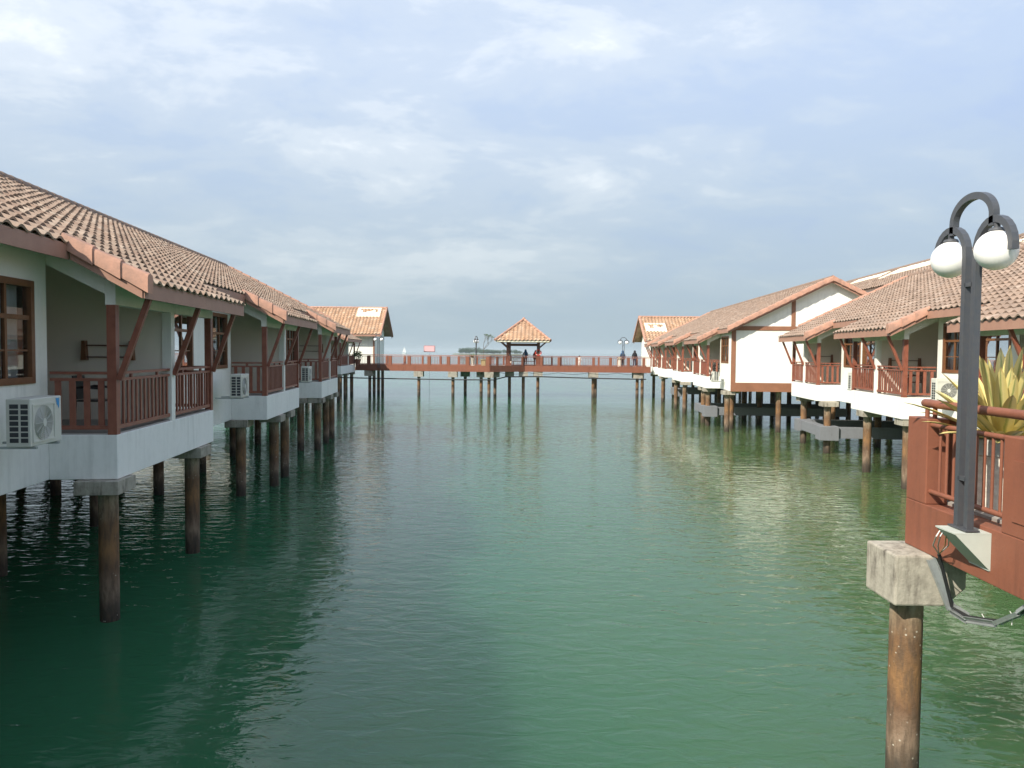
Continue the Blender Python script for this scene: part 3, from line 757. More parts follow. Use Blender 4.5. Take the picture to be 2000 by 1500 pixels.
# water pipe and sagging cable slung under the bridge
def px_pt(px, Y, y): return ((px - 1000) / 1500 * Y, Y, H + (687.5 + .0083 * (px - 1000) - y) / 1500 * Y)
mb = MB(); mb.tube([px_pt(640, 75, 737), px_pt(740, 75, 739), px_pt(880, 74.5, 741.5), px_pt(964, 74.2, 742), px_pt(988, 75.5, 736), px_pt(1050, 76, 735.5), px_pt(1160, 75.5, 739), px_pt(1262, 75, 741)], .055, 8)
tag(mb.build('water_pipe', 'cable_black', smooth=True), 'dark straight pipe running below the bridge deck', 'pipe')
pts = []
for i in range(61):
    q = i / 60; px = 975 + (1262 - 975) * q; sag = 3.0 * abs(math.sin(q * math.pi * 5)); pts.append(px_pt(px, 75.2, 727.5 + sag + q * 1.5))
mb = MB(); mb.tube(pts, .022, 6)
tag(mb.build('cable', 'cable_black', smooth=True), 'thin sagging cable looped just under the right half of the bridge', 'cable')

# ------------------------------------------------------------------ pavilion on the bridge
def pavilion():
    cx_, cy_ = 1.15, 78.4; root = thing('pavilion', 'open pavilion with pyramid tiled roof at the middle of the footbridge', 'pavilion', (cx_, cy_, H + BR_TOP), R(-3))
    q = R(-3); F = lambda a, b, z: (cx_ + a * math.cos(q) - b * math.sin(q), cy_ + a * math.sin(q) + b * math.cos(q), H + z)
    half, ze, za = 2.75, 1.12, 3.30; k = (za - ze) / half
    mb = MB()
    for j in range(4):
        a = j * math.pi / 2; G = lambda s, t, z, a=a: F(s * math.cos(a) - t * math.sin(a), s * math.sin(a) + t * math.cos(a), z)
        tiled(mb, G, lambda t: ze + k * (t + half), -half, half, -half, -.02, .31, pitch=.39, A=.065, poly=lambda t: (-abs(t) - .02, abs(t) + .02))
    roof = mb.build('roof', 'tile_orange', root, recalc=False)
    mb = MB()
    for sx_, sy_ in ((1, 1), (1, -1), (-1, 1), (-1, -1)):
        for i in range(9):
            a0, a1 = 1 - i / 9, 1 - (i + 1) / 9
            p0 = F(sx_ * half * a0, sy_ * half * a0, ze + k * half * (1 - a0) + .07); p1 = F(sx_ * half * a1, sy_ * half * a1, ze + k * half * (1 - a1) + .07)
            mb.tube([p0, p1], [.13, .10], 8)
    mb.sphere(F(0, 0, za + .08), .16, 12, 8); mb.build('hip_tiles', 'verge_tile', roof, smooth=True)
    mb = MB(); g = half - .12
    mb.add([F(-g, -g, ze - .03), F(g, -g, ze - .03), F(g, g, ze - .03), F(-g, g, ze - .03), F(0, 0, za - .12)], [(0, 1, 4), (1, 2, 4), (2, 3, 4), (3, 0, 4)])
    mb.build('soffit', 'cream_soffit', roof)
    mb = MB()
    for (a, b, c, d) in ((-g, g, -g - .03, -g), (-g, g, g, g + .03), (-g - .03, -g, -g, g), (g, g + .03, -g, g)): mb.box(F, a, b, c, d, ze - .13, ze - .02)
    mb.build('fascia', 'mortar', root)
    pp = 1.52
    for (x, y) in ((-pp, -pp), (pp, -pp), (-pp, pp), (pp, pp)):
        mb = MB(); mb.box(F, x - .13, x + .13, y - .13, y + .13, BR_TOP, ze + .1); po = mb.build('post', 'brown_wood', root)
        mb = MB(); mb.box(F, x - .22, x + .22, y - .22, y + .22, BR_TOP + .001, -.45); mb.build('plinth', 'red_paint', po)
        for dx, dy in ((1 if x > 0 else -1, 0), (0, 1 if y > 0 else -1)):
            mb = MB(); mb.bar(F(x + dx * .1, y + dy * .1, .45), F(x + dx * .85, y + dy * .85, ze - .02), .10, .10); mb.build('brace', 'brown_wood', po)
    mb = MB()
    for (a, b, c, d) in ((-pp, pp, -pp - .07, -pp + .07), (-pp, pp, pp - .07, pp + .07), (-pp - .07, -pp + .07, -pp + .08, pp - .08), (pp - .07, pp + .07, -pp + .08, pp - .08)):
        mb.box(F, a, b, c, d, .62, .86)
    mb.build('beam', 'brown_wood', root)
    # bench along the back
    mb = MB(); mb.box(F, -1.2, 1.2, 1.05, 1.45, -.98, -.92); mb.box(F, -1.15, -1.05, 1.1, 1.4, BR_TOP, -.98); mb.box(F, 1.05, 1.15, 1.1, 1.4, BR_TOP, -.98)
    tag(mb.build('bench', 'brown_wood'), 'low brown bench inside the pavilion', 'bench')
    # ring buoy on the front right post
    c = Vector(F(pp + .02, -pp - .20, -.05)); mb = MB(); n = 28
    mb.tube([c + Vector((math.cos(2 * math.pi * i / n) * .27, 0, math.sin(2 * math.pi * i / n) * .27)) for i in range(n + 1)], .065, 10, caps=False)
    r_ = thing('ring_buoy', 'red ring buoy hanging on the right front post of the pavilion', 'ring buoy', tuple(c))
    mb.build('ring', 'buoy_red', r_, smooth=True)
    for i in range(4):
        a = math.pi / 4 + i * math.pi / 2; mb = MB(); mb.tube([c + Vector((math.cos(a + d) * .27, 0, math.sin(a + d) * .27)) for d in (-.12, 0, .12)], .070, 10); mb.build('band', 'buoy_white', r_, smooth=True)
pavilion()

# ------------------------------------------------------------------ double globe lamps
def lamp(label, base, axis, height=2.9, group=None, pole=None):
    """twin tube lamp; axis: unit 2D direction in which the two arms spread"""
    bx, by, bz = base; root = thing('street_lamp', label, 'lamp', base, 0, group)
    ax = Vector((axis[0], axis[1], 0)).normalized(); Z = Vector((0, 0, 1)); B = Vector(base); side_ = ax.cross(Z)
    def sweep(pts, w1=.056, w2=.058):
        mb = MB(); o = 0; n = len(pts); rings = []
        for i, p in enumerate(pts):
            d = (pts[min(i + 1, n - 1)] - pts[max(i - 1, 0)]).normalized(); nrm = side_.cross(d).normalized()
            rings.append([p + side_ * w1 / 2 * a + nrm * w2 / 2 * b for a, b in ((-1, -1), (1, -1), (1, 1), (-1, 1))])
        for r_ in rings: mb.v += [tuple(v) for v in r_]
        for i in range(n - 1):
            for k in range(4): mb.f.append((4 * i + k, 4 * i + (k + 1) % 4, 4 * i + 4 + (k + 1) % 4, 4 * i + 4 + k))
        mb.f.append((3, 2, 1, 0)); mb.f.append(tuple(4 * (n - 1) + k for k in range(4))); return mb
    hs = height - .52         # spring of the small arches
    for sg in (-1, 1):
        off = .073
        pts = [B + ax * sg * off + Z * z for z in (0, hs * .5, hs - .02)]
        rr = .235; c = B + ax * sg * (off + rr) + Z * hs
        for i in range(1, 14):
            a = math.pi - math.pi * 1.04 * i / 13; pts.append(c + ax * sg * math.cos(a) * rr + Z * math.sin(a) * rr * 1.05)
        tb = sweep(pts).build('pole', 'lamp_metal', root, smooth=False)
        g = c + Z * (-.012) + ax * sg * .02
        mb = MB(); mb.sphere(g, .162, 28, 18); gl = mb.build('globe', 'globe', root, smooth=True)
        mb = MB(); mb.lathe(tuple(g), [(.055, .15), (.065, .160), (.055, .178), (.025, .19), (.025, .225)], 18); mb.build('globe_cap', 'lamp_metal', gl, smooth=True)
    pts = []; hb = hs + .245; ra = .285
    for i in range(25):
        a = math.pi * i / 24; pts.append(B + ax * (-math.cos(a) * ra) + Z * (hb + .05 + math.sin(a) * (height - hb - .08)))
    pts = [pts[0] - Z * .10] + pts + [pts[-1] - Z * .10]
    sweep(pts).build('arch', 'lamp_metal', root)
    mb = MB(); X = lambda a, b, z: tuple(B + ax * a + side_ * b + Z * z)
    for z in (.42, hs - .28): mb.box(X, -.052, .052, -.028, .028, z, z + .035)
    mb.build('spacer', 'lamp_metal', root)
    mb = MB(); mb.box(X, -.14, .14, -.06, .06, 0.001, .012); mb.build('base_plate', 'lamp_metal', root)
    return root
lamp('tall black twin globe lamp bracketed outside the red parapet in the foreground', (3.945, 6.64, H - 1.517 + .012), (0.0, 1.0), 2.90)
lamp('small dark twin globe lamp beside the bare potted tree, left of the pavilion', (-3.58, 76.2, H + BR_TOP), (.35, 1.0), 2.95)
lamp('twin globe lamp next to two people near the right end of the bridge', (11.0, 76.1, H + BR_TOP), (1.0, -.1), 2.95)
lamp('twin globe lamp at the left end of the bridge against the white hut', (-13.2, 75.9, H + BR_BOT + .3), (1.0, -.1), 3.3)

# ------------------------------------------------------------------ foreground jetty with the red parapet, right
def jetty():
    root = thing('jetty', 'red parapeted concrete walkway jutting in at the right edge of the foreground', 'jetty', (4.5, 6.5, 0))
    W = 4.10; F = lambda a, b, z: (W + a, b, H + z)          # a: away from the channel, b: depth
    mb = MB(); mb.box(F, .22, 3.2, 1.0, 7.90, -1.62, -1.45); mb.build('deck', 'deck_concrete', root)
    mb = MB(); mb.box(F, 0, .219, 1.0, 7.92, -1.95, -1.475); mb.box(F, .22, 3.2, 7.72, 7.918, -1.95, -1.621); mb.build('side_beam', 'red_paint', root, bevel=.008)
    mb = MB(); mb.box(F, .0, .22, 7.55, 7.92, -1.474, -.625); mb.build('pillar', 'red_paint', root, bevel=.01)
    mb = MB(); mb.box(F, .0, .22, 5.60, 6.37, -1.474, -.66); mb.build('pillar', 'red_paint', root, bevel=.01)
    mb = MB(); mb.box(F, .221, .40, 7.72, 7.919, -1.44, -.64); mb.build('pillar', 'red_paint', root, bevel=.01)
    mb = MB(); mb.box(F, -.012, -.001, 5.7, 6.22, -1.35, -.85); mb.build('pillar_panel', 'red_paint', root)
    mb = MB(); mb.tube([F(.11, 1.0, -.485), F(.11, 7.76, -.485)], .042, 16); mb.tube([F(.11, 7.76, -.485), F(.13, 7.84, -.485), F(.20, 7.87, -.49)], .042, 16)
    hr = mb.build('handrail', 'red_paint', root, smooth=True)
    mb = MB()
    for b in (6.0, 7.62, 7.76): mb.tube([F(.11, b, -.66), F(.11, b, -.50)], .022, 10)
    mb.build('handrail_stem', 'red_paint', hr, smooth=True)
    def rl(a0, a1, z):
        m = MB(); m.tube([F(.05, a0, z), F(.05, a1, z)], .025, 12); return m
    m = rl(6.37, 7.56, -.685); m2 = rl(6.37, 7.62, -1.345); m.add(m2.v, m2.f); m.build('railing_bar', 'red_paint', root, smooth=True)
    mb = MB(); n = 9
    for i in range(n):
        b = 6.47 + i * (7.40 - 6.47) / (n - 1); mb.tube([F(.05, b, -1.345), F(.05, b, -.685)], .014, 10)
    mb.build('baluster', 'red_paint', root, smooth=True)
    mb = MB()
    ring = [(-.34, -1.953), (.36, -1.953), (.36, -2.28), (.16, -2.455), (-.34, -2.455)]
    mb.prism([F(a, 7.42, z) for a, z in ring], [F(a, 8.04, z) for a, z in ring]); cap = mb.build('pile_cap', 'concrete', root, bevel=.02)
    mb = MB(); mb.tube([(4.045, 7.73, -2), (4.04, 7.73, H - 2.45)], .155, 28); mb.build('pile', 'pile_concrete', root, smooth=True)
    mb = MB(); mb.tube([(6.9, 7.6, -2), (6.9, 7.6, H - 1.62)], .155, 20); mb.build('pile', 'pile_concrete', root, smooth=True)
    mb = MB(); mb.tube([(4.2, 2.2, -2), (4.2, 2.2, H - 1.95)], .155, 20); mb.build('pile', 'pile_concrete', root, smooth=True)
    # lamp bracket
    mb = MB(); mb.box(F, -.315, -.001, 6.49, 6.79, -1.525, -1.513)
    for b in (6.49, 6.782):
        mb.prism([F(-.31, b, -1.526), F(-.001, b, -1.526), F(-.001, b, -1.84)], [F(-.31, b + .008, -1.526), F(-.001, b + .008, -1.526), F(-.001, b + .008, -1.84)])
    mb.box(F, -.012, -.001, 6.499, 6.78, -1.84, -1.526)
    mb.prism([F(-.308, 6.499, -1.527), F(-.300, 6.499, -1.527), F(-.013, 6.499, -1.82), F(-.021, 6.499, -1.82)], [F(-.308, 6.78, -1.527), F(-.300, 6.78, -1.527), F(-.013, 6.78, -1.82), F(-.021, 6.78, -1.82)])
    mb.build('lamp_bracket', 'bracket_paint', root)
jetty()

# cable tray with a pipe in it, and the wires above it
def tray():
    def pt(px, y, Y): return Vector(px_pt(px, Y, y))
    path = [pt(1829, 1097, 7.38), pt(1848, 1140, 7.34), pt(1872, 1196, 7.30), pt(1906, 1217, 7.0), pt(1965, 1226, 6.6), pt(2010, 1207, 6.25), pt(2090, 1150, 5.9)]
    root = thing('cable_tray', 'bent galvanised cable tray hanging below the lamp bracket, dark pipe inside', 'cable tray', tuple(path[2]))
    mb = MB()
    for a, b in zip(path[:-1], path[1:]):
        d = (b - a).normalized(); x = d.cross(Vector((0, 1, 0))).normalized(); 
        mb.bar(a, b + d * .005, .075, .006, up=(0, -1, .3)); 
        off = x * .037; mb.bar(a + off + Vector((0, 0, .012)), b + off + d * .005 + Vector((0, 0, .012)), .005, .035, up=(0, -1, .3))
        mb.bar(a - off + Vector((0, 0, .012)), b - off + d * .005 + Vector((0, 0, .012)), .005, .035, up=(0, -1, .3))
    mb.build('channel', 'galvanised', root)
    up = Vector((0, -.02, .03)); mb = MB(); mb.tube([pt(1845, 1086, 7.2)] + [p + up for p in path[2:]], .017, 10); mb.build('pipe', 'cable_black', root, smooth=True)
    for q in (3.45, 4.5):
        i = int(q); a = path[i].lerp(path[i + 1], q - i); mb = MB(); mb.tube([a + Vector((-.005, -.05, -.03)), a + Vector((0, -.05, .05)), a + Vector((.01, .0, .07))], .004, 6); mb.build('tie', 'wire_white', root)
    for i, (dx, m) in enumerate(((-.055, 'wire_white'), (-.02, 'galvanised'), (.03, 'wire_orange'), (.055, 'wire_white'))):
        mb = MB(); a = pt(1845, 1086, 7.2); b = pt(1851, 1050, 6.75) + Vector((dx, 0, .0)); mid = a.lerp(b, .5) + Vector((dx * .8, 0, 0)); mb.tube([a, mid, b, b + Vector((.03, 0, .05))], .0055, 8)
        mb.build('wire', m, root, smooth=True)
tray()

# ------------------------------------------------------------------ potted agave behind the parapet
def agave(cx_, cy_, zf):
    root = thing('potted_plant', 'yellow striped spiky agave in a carved white pot behind the red railing', 'potted plant', (cx_, cy_, H + zf))
    mb = MB(); mb.lathe((cx_, cy_, H + zf), [(.24, 0), (.27, .03), (.28, .22), (.29, .44), (.30, .52)], 36)
    pot = mb.build('pot', 'pot_white', root, smooth=True)
    mb = MB(); mb.lathe((cx_, cy_, H + zf), [(.29, .515), (.325, .53), (.33, .64), (.32, .67), (.27, .675), (.26, .62)], 36); mb.build('rim', 'pot_rim', pot, smooth=True)
    for i in range(26):
        pass
    mb = MB(); mb.uv = []
    top = Vector((cx_, cy_, H + zf + .62)); rnd = random.Random(3)
    for i in range(64):
        az = i * 2.39996 + rnd.uniform(-.2, .2); q = i / 63
        el = R(84 - 78 * q + rnd.uniform(-6, 6)); ln = rnd.uniform(.74, .98) * (1.0 - .10 * q); wd = rnd.uniform(.105, .145)
        dh = Vector((math.cos(az), math.sin(az), 0)); n = 9; o = len(mb.v)
        sd = Vector((-dh.y, dh.x, 0)); pos = top + dh * .03; bend = rnd.uniform(-.25, .1) - .35 * q
        for k in range(n + 1):
            f = k / n; a = el + bend * f * f
            d = dh * math.cos(a) + Vector((0, 0, math.sin(a))); nr = dh * -math.sin(a) + Vector((0, 0, math.cos(a)))
            w1 = wd * (.55 + .9 * f) * (1 - f ** 2.6) + .002 if f < 1 else .002
            w1 = wd * max(.02, (.5 + 1.3 * f) * (1 - f) ** .72)
            for j, (x, up_) in enumerate(((-.5, .022), (-.22, .0), (0, -.008), (.22, .0), (.5, .022))):
                mb.v.append(tuple(pos + sd * x * w1 * 2 * .5 * 1.0 * 1.3 + nr * up_ * (w1 / wd) * 1.1)); mb.uv.append((j / 4, f))
            pos = pos + d * ln / n
        for k in range(n):
            for j in range(4):
                a = o + k * 5 + j; mb.f.append((a, a + 1, a + 6, a + 5))
    mb.build('foliage', 'agave_leaf', root, smooth=True, recalc=False)
agave(4.65, 7.25, -1.449)

# ------------------------------------------------------------------ air conditioners
def air_con(label, F, s0, t0, z0, facing='t', pipe=False, logo=False, length=.84, depth=.31, hgt=.64):
    """facing 't': the fan looks over the channel; facing 's': it looks back along the row"""
    if facing == 't': G = lambda a, b, z: F(s0 + a, t0 + b, z0 + z)       # a along the fan face, b into the unit
    else: G = lambda a, b, z: F(s0 + b, t0 + a, z0 + z)
    p = G(length / 2, depth / 2, 0); root = thing('air_conditioner', label, 'air conditioner', p, 0, 'outdoor air conditioner units on the house fronts')
    mb = MB(); mb.box(G, 0, length, 0, depth, 0, hgt); body = mb.build('casing', 'ac_white', root, bevel=.014)
    mb = MB(); c = (length * .40, hgt * .47)
    mb.box(G, .05, length * .76, -.012, -.001, .05, .075); mb.box(G, .05, length * .76, -.012, -.001, hgt - .10, hgt - .075)
    mb.box(G, .05, .07, -.012, -.001, .075, hgt - .10); mb.box(G, length * .76 - .02, length * .76, -.012, -.001, .075, hgt - .10); mb.build('fan_frame', 'ac_white', root)
    mb = MB()
    for r_ in [.05 + .026 * i for i in range(8)]:
        pts = [G(c[0] + math.cos(a * math.pi / 14) * r_, -.010, c[1] + math.sin(a * math.pi / 14) * r_) for a in range(29)]; mb.tube(pts, .0045, 5, caps=False)
    for a in range(12):
        ca, sa = math.cos(a * math.pi / 6), math.sin(a * math.pi / 6); mb.tube([G(c[0] + ca * .04, -.012, c[1] + sa * .04), G(c[0] + ca * .235, -.012, c[1] + sa * .235)], .004, 5)
    mb.build('fan_grille', 'ac_grille', root)
    mb = MB(); mb.prism([G(c[0] + math.cos(a * math.pi / 12) * .235, -.002, c[1] + math.sin(a * math.pi / 12) * .235) for a in range(24)], [G(c[0] + math.cos(a * math.pi / 12) * .235, -.004, c[1] + math.sin(a * math.pi / 12) * .235) for a in range(24)])
    mb.build('fan_opening', 'ac_dark' if not logo else 'ac_grille', root)
    mb = MB(); mb.prism([G(c[0] + math.cos(a * math.pi / 8) * .045, -.013, c[1] + math.sin(a * math.pi / 8) * .06) for a in range(16)], [G(c[0] + math.cos(a * math.pi / 8) * .045, -.022, c[1] + math.sin(a * math.pi / 8) * .06) for a in range(16)])
    mb.build('fan_hub', 'ac_white', root)
    mb = MB()                                  # side vents
    for i in range(7):
        for (b0, b1) in ((.03, .12), (.15, .26)): mb.box(G, -.004, -.001, b0, b1, .06 + i * .075, .06 + i * .075 + .058)
    mb.build('side_vent', 'ac_dark', root)
    mb = MB(); mb.bar(G(.12, -.02, -.02), G(.12, depth + .42, -.02), .04, .03); mb.bar(G(length - .12, -.02, -.02), G(length - .12, depth + .42, -.02), .04, .03); mb.build('bracket', 'galvanised', root)
    if logo:
        mb = MB(); x0, zz = length * .80, hgt * .80
        mb.prism([G(x0, -.003, zz + .10), G(x0 + .10, -.003, zz + .10), G(x0 + .035, -.003, zz)], [G(x0, -.006, zz + .10), G(x0 + .10, -.006, zz + .10), G(x0 + .035, -.006, zz)])
        mb.prism([G(x0 + .045, -.003, zz + .01), G(x0 + .10, -.003, zz + .08), G(x0 + .085, -.003, zz - .05)], [G(x0 + .045, -.006, zz + .01), G(x0 + .10, -.006, zz + .08), G(x0 + .085, -.006, zz - .05)])
        mb.build('logo', 'blue_mark', root)
    if pipe:
        mb = MB(); mb.tube([G(length - .22, -.03, .40), G(length - .23, -.06, .15), G(length - .16, -.07, .06), G(length - .08, -.06, .12), G(length - .06, -.03, .42)], .022, 8); mb.build('pipe', 'cable_black', root, smooth=True)
    return root
air_con('air conditioner with blue mark at the left picture edge beside the nearest balcony', LF, 10.15, .22, -1.31, logo=True)
air_con('air conditioner between the first and second shaded balconies on the left', LF, 21.0, .22, -1.31)
air_con('air conditioner before the third shaded balcony of the left row', LF, 31.8, .22, -1.31)
air_con('white air conditioner with looped black pipe beside the dark red railing, right row', RF, 30.75, .15, -1.40, facing='s', pipe=True, length=.95, depth=.35, hgt=.70)
air_con('air conditioner partly behind the agave leaves beside the right balcony', RF, 23.6, .35, -1.40, facing='s', pipe=True, length=.95, depth=.35, hgt=.70)
air_con('air conditioner hung at the foot of the brown framed gable wall', R2F, 44.9, .12, -1.62, pipe=True, hgt=.56)

# ------------------------------------------------------------------ wooden towel racks on the partitions, chairs
def rack(label, F, s, t0, t1, z0=-.22, z1=.15):
    p = F(s, (t0 + t1) / 2, z0); root = thing('towel_rack', label, 'towel rack', p, 0, 'wooden racks on the balcony partitions')
    for t, sg in ((t0, 1), (t1, -1)):
        mb = MB(); ring = [(t - .05, z0), (t + .05, z0), (t + .03, z1), (t - .03, z1)]
        mb.prism([F(s, a, z) for a, z in ring], [F(s - .12, a, z) for a, z in ring]); mb.build('side_board', 'window_wood', root)
    for z in (z0 + .06, z1 - .09):
        mb = MB(); mb.tube([F(s - .07, t0, z), F(s - .07, t1, z)], .013, 8); mb.build('bar', 'brown_wood', root)
rack('wooden towel rack on the wall of the nearest shaded balcony', LF, 14.89, .72, 1.58)
rack('wooden rack on the wall of the third shaded balcony, left row', LF, 36.47, .35, 1.5, -.1, .30)
rack('wooden rack in the sunny balcony nearest the black lamp', RF, 27.62, .45, 1.45, -.60, -.10)
rack('dark wooden rack in the balcony nearest the sunlit gable wall', RF, 37.02, .5, 1.25, -.55, .0)

def chair(label, F, s, t, flip=1, mat='black_metal', z=FL + .02):
    root = thing('balcony_chair', label, 'chair', F(s, t, z), 0)
    q = lambda a, b, c: F(s + a, t + b * flip, z + c)
    mb = MB(); mb.box(q, -.24, .24, -.22, .22, .42, .45); mb.build('seat', mat, root)
    mb = MB(); mb.prism([q(-.22, .20, .46), q(.22, .20, .46), q(.22, .28, .88), q(-.22, .28, .88)], [q(-.22, .22, .46), q(.22, .22, .46), q(.22, .30, .88), q(-.22, .30, .88)]); mb.build('backrest', mat, root)
    for a in (-.25, .25):
        mb = MB(); mb.tube([q(a, .25, .0), q(a, .22, .40), q(a, .26, .66), q(a, .12, .68), q(a, -.16, .66), q(a, -.24, .58), q(a, -.22, .30), q(a, -.20, .0)], .022, 8); mb.build('side_frame', mat, root, smooth=True)
chair('black chair behind the railing of the nearest shaded balcony', LF, 13.9, 1.0)
chair('dark chair in the sunny balcony nearest the black lamp', RF, 26.6, .85, mat='brown_wood')
chair('black chair on the balcony next to the brown framed gable wall', R2F, 47.9, .9)

# ------------------------------------------------------------------ pots and plants on the bridge
def leaf_ball(mb, c, r, n, size, rnd, sc=(1, 1, .8)):
    for i in range(n):
        d = Vector((rnd.gauss(0, 1), rnd.gauss(0, 1), rnd.gauss(0, 1))).normalized() * r * rnd.uniform(.3, 1.0)
        p = Vector(c) + Vector((d.x * sc[0], d.y * sc[1], d.z * sc[2])); a = Vector((rnd.uniform(-1, 1), rnd.uniform(-1, 1), rnd.uniform(-.6, .6))).normalized() * size * rnd.uniform(.6, 1.2)
        b = a.cross(Vector((rnd.uniform(-1, 1), rnd.uniform(-1, 1), rnd.uniform(-1, 1)))).normalized() * size * .5
        mb.add([p - a, p + b, p + a, p - b], [(0, 1, 2, 3)])
rnd = random.Random(11)
def pot_plant(label, x, y, kind):
    zb = H + BR_TOP; root = thing('potted_plant', label, 'potted plant', (x, y, zb))
    if kind == 'tall':
        mb = MB(); mb.lathe((x, y, zb), [(.20, 0), (.22, .05), (.17, .12), (.20, .55), (.27, .72), (.27, .80), (.18, .80)], 18); mb.build('pot', 'pot_white', root, smooth=True)
        mb = MB(); 
        for i in range(70):
            a = rnd.uniform(0, 6.28); e = rnd.uniform(.3, 1.4); d = Vector((math.cos(a) * math.cos(e), math.sin(a) * math.cos(e), math.sin(e))); l = rnd.uniform(.4, .75); s_ = Vector((-d.y, d.x, 0)) * .04
            p = Vector((x, y, zb + .8)); mb.add([p - s_, p + s_, p + d * l], [(0, 1, 2)])
        mb.build('foliage', 'leaf_green', root)
    elif kind == 'tree':
        mb = MB(); mb.box(lambda a, b, z: (x + a, y + b, zb + z), -.22, .22, -.22, .22, 0, .58); mb.box(lambda a, b, z: (x + a, y + b, zb + z), -.27, .27, -.27, .27, .58, .66); mb.build('pot', 'pot_yellow', root)
        mb = MB(); tips = []
        def br(p, d, l, r_, k):
            q = p + d * l; mb.tube([p, p.lerp(q, .5) + Vector((rnd.uniform(-.03, .03), 0, .02)), q], [r_, r_ * .85, r_ * .7], 6)
            if k == 0: tips.append(q); return
            for _ in range(rnd.choice((2, 3))):
                e = Vector((rnd.uniform(-1, 1), rnd.uniform(-.8, .8), rnd.uniform(.1, .8))).normalized(); br(q, (d * .6 + e * .7).normalized(), l * .68, r_ * .62, k - 1)
        br(Vector((x, y, zb + .6)), Vector((.02, 0, 1)), 1.0, .035, 4); mb.build('trunk', 'bark', root)
        mb = MB()
        for t_ in tips: leaf_ball(mb, t_, .09, 3, .05, rnd)
        mb.build('foliage', 'leaf_green', root)
    else:
        mb = MB(); mb.lathe((x, y, zb), [(.22, 0), (.28, .40), (.33, .52), (.33, .58), (.2, .58)], 18); mb.build('pot', 'red_paint', root, smooth=True)
        mb = MB(); leaf_ball(mb, (x, y, zb + 1.0), .55, 420, .075, rnd); mb.build('foliage', 'leaf_green', root)
pot_plant('spiky green plant in a tall white pot on the bridge', -3.86, 74.85, 'tall')
pot_plant('thin bare tree in a square yellowish pot left of the pavilion', -2.80, 74.8, 'tree')
pot_plant('leafy bush in a dark red pot at the left end of the bridge', -15.2, 75.6, 'bush')
def bin_(label, x, y):
    root = thing('litter_bin', label, 'bin', (x, y, H + BR_TOP)); mb = MB(); mb.lathe((x, y, H + BR_TOP), [(.20, 0), (.19, .1), (.19, .72), (.26, .80), (.26, .86), (.16, .9)], 18); mb.build('body', 'pot_white', root, smooth=True)
    mb = MB(); mb.lathe((x, y, H + BR_TOP), [(.18, .9), (.12, .94), (.03, .96)], 18); mb.build('lid', 'pot_yellow', root, smooth=True)
bin_('pale urn shaped litter bin beside the lamp at the right end of the bridge', 10.62, 75.95)

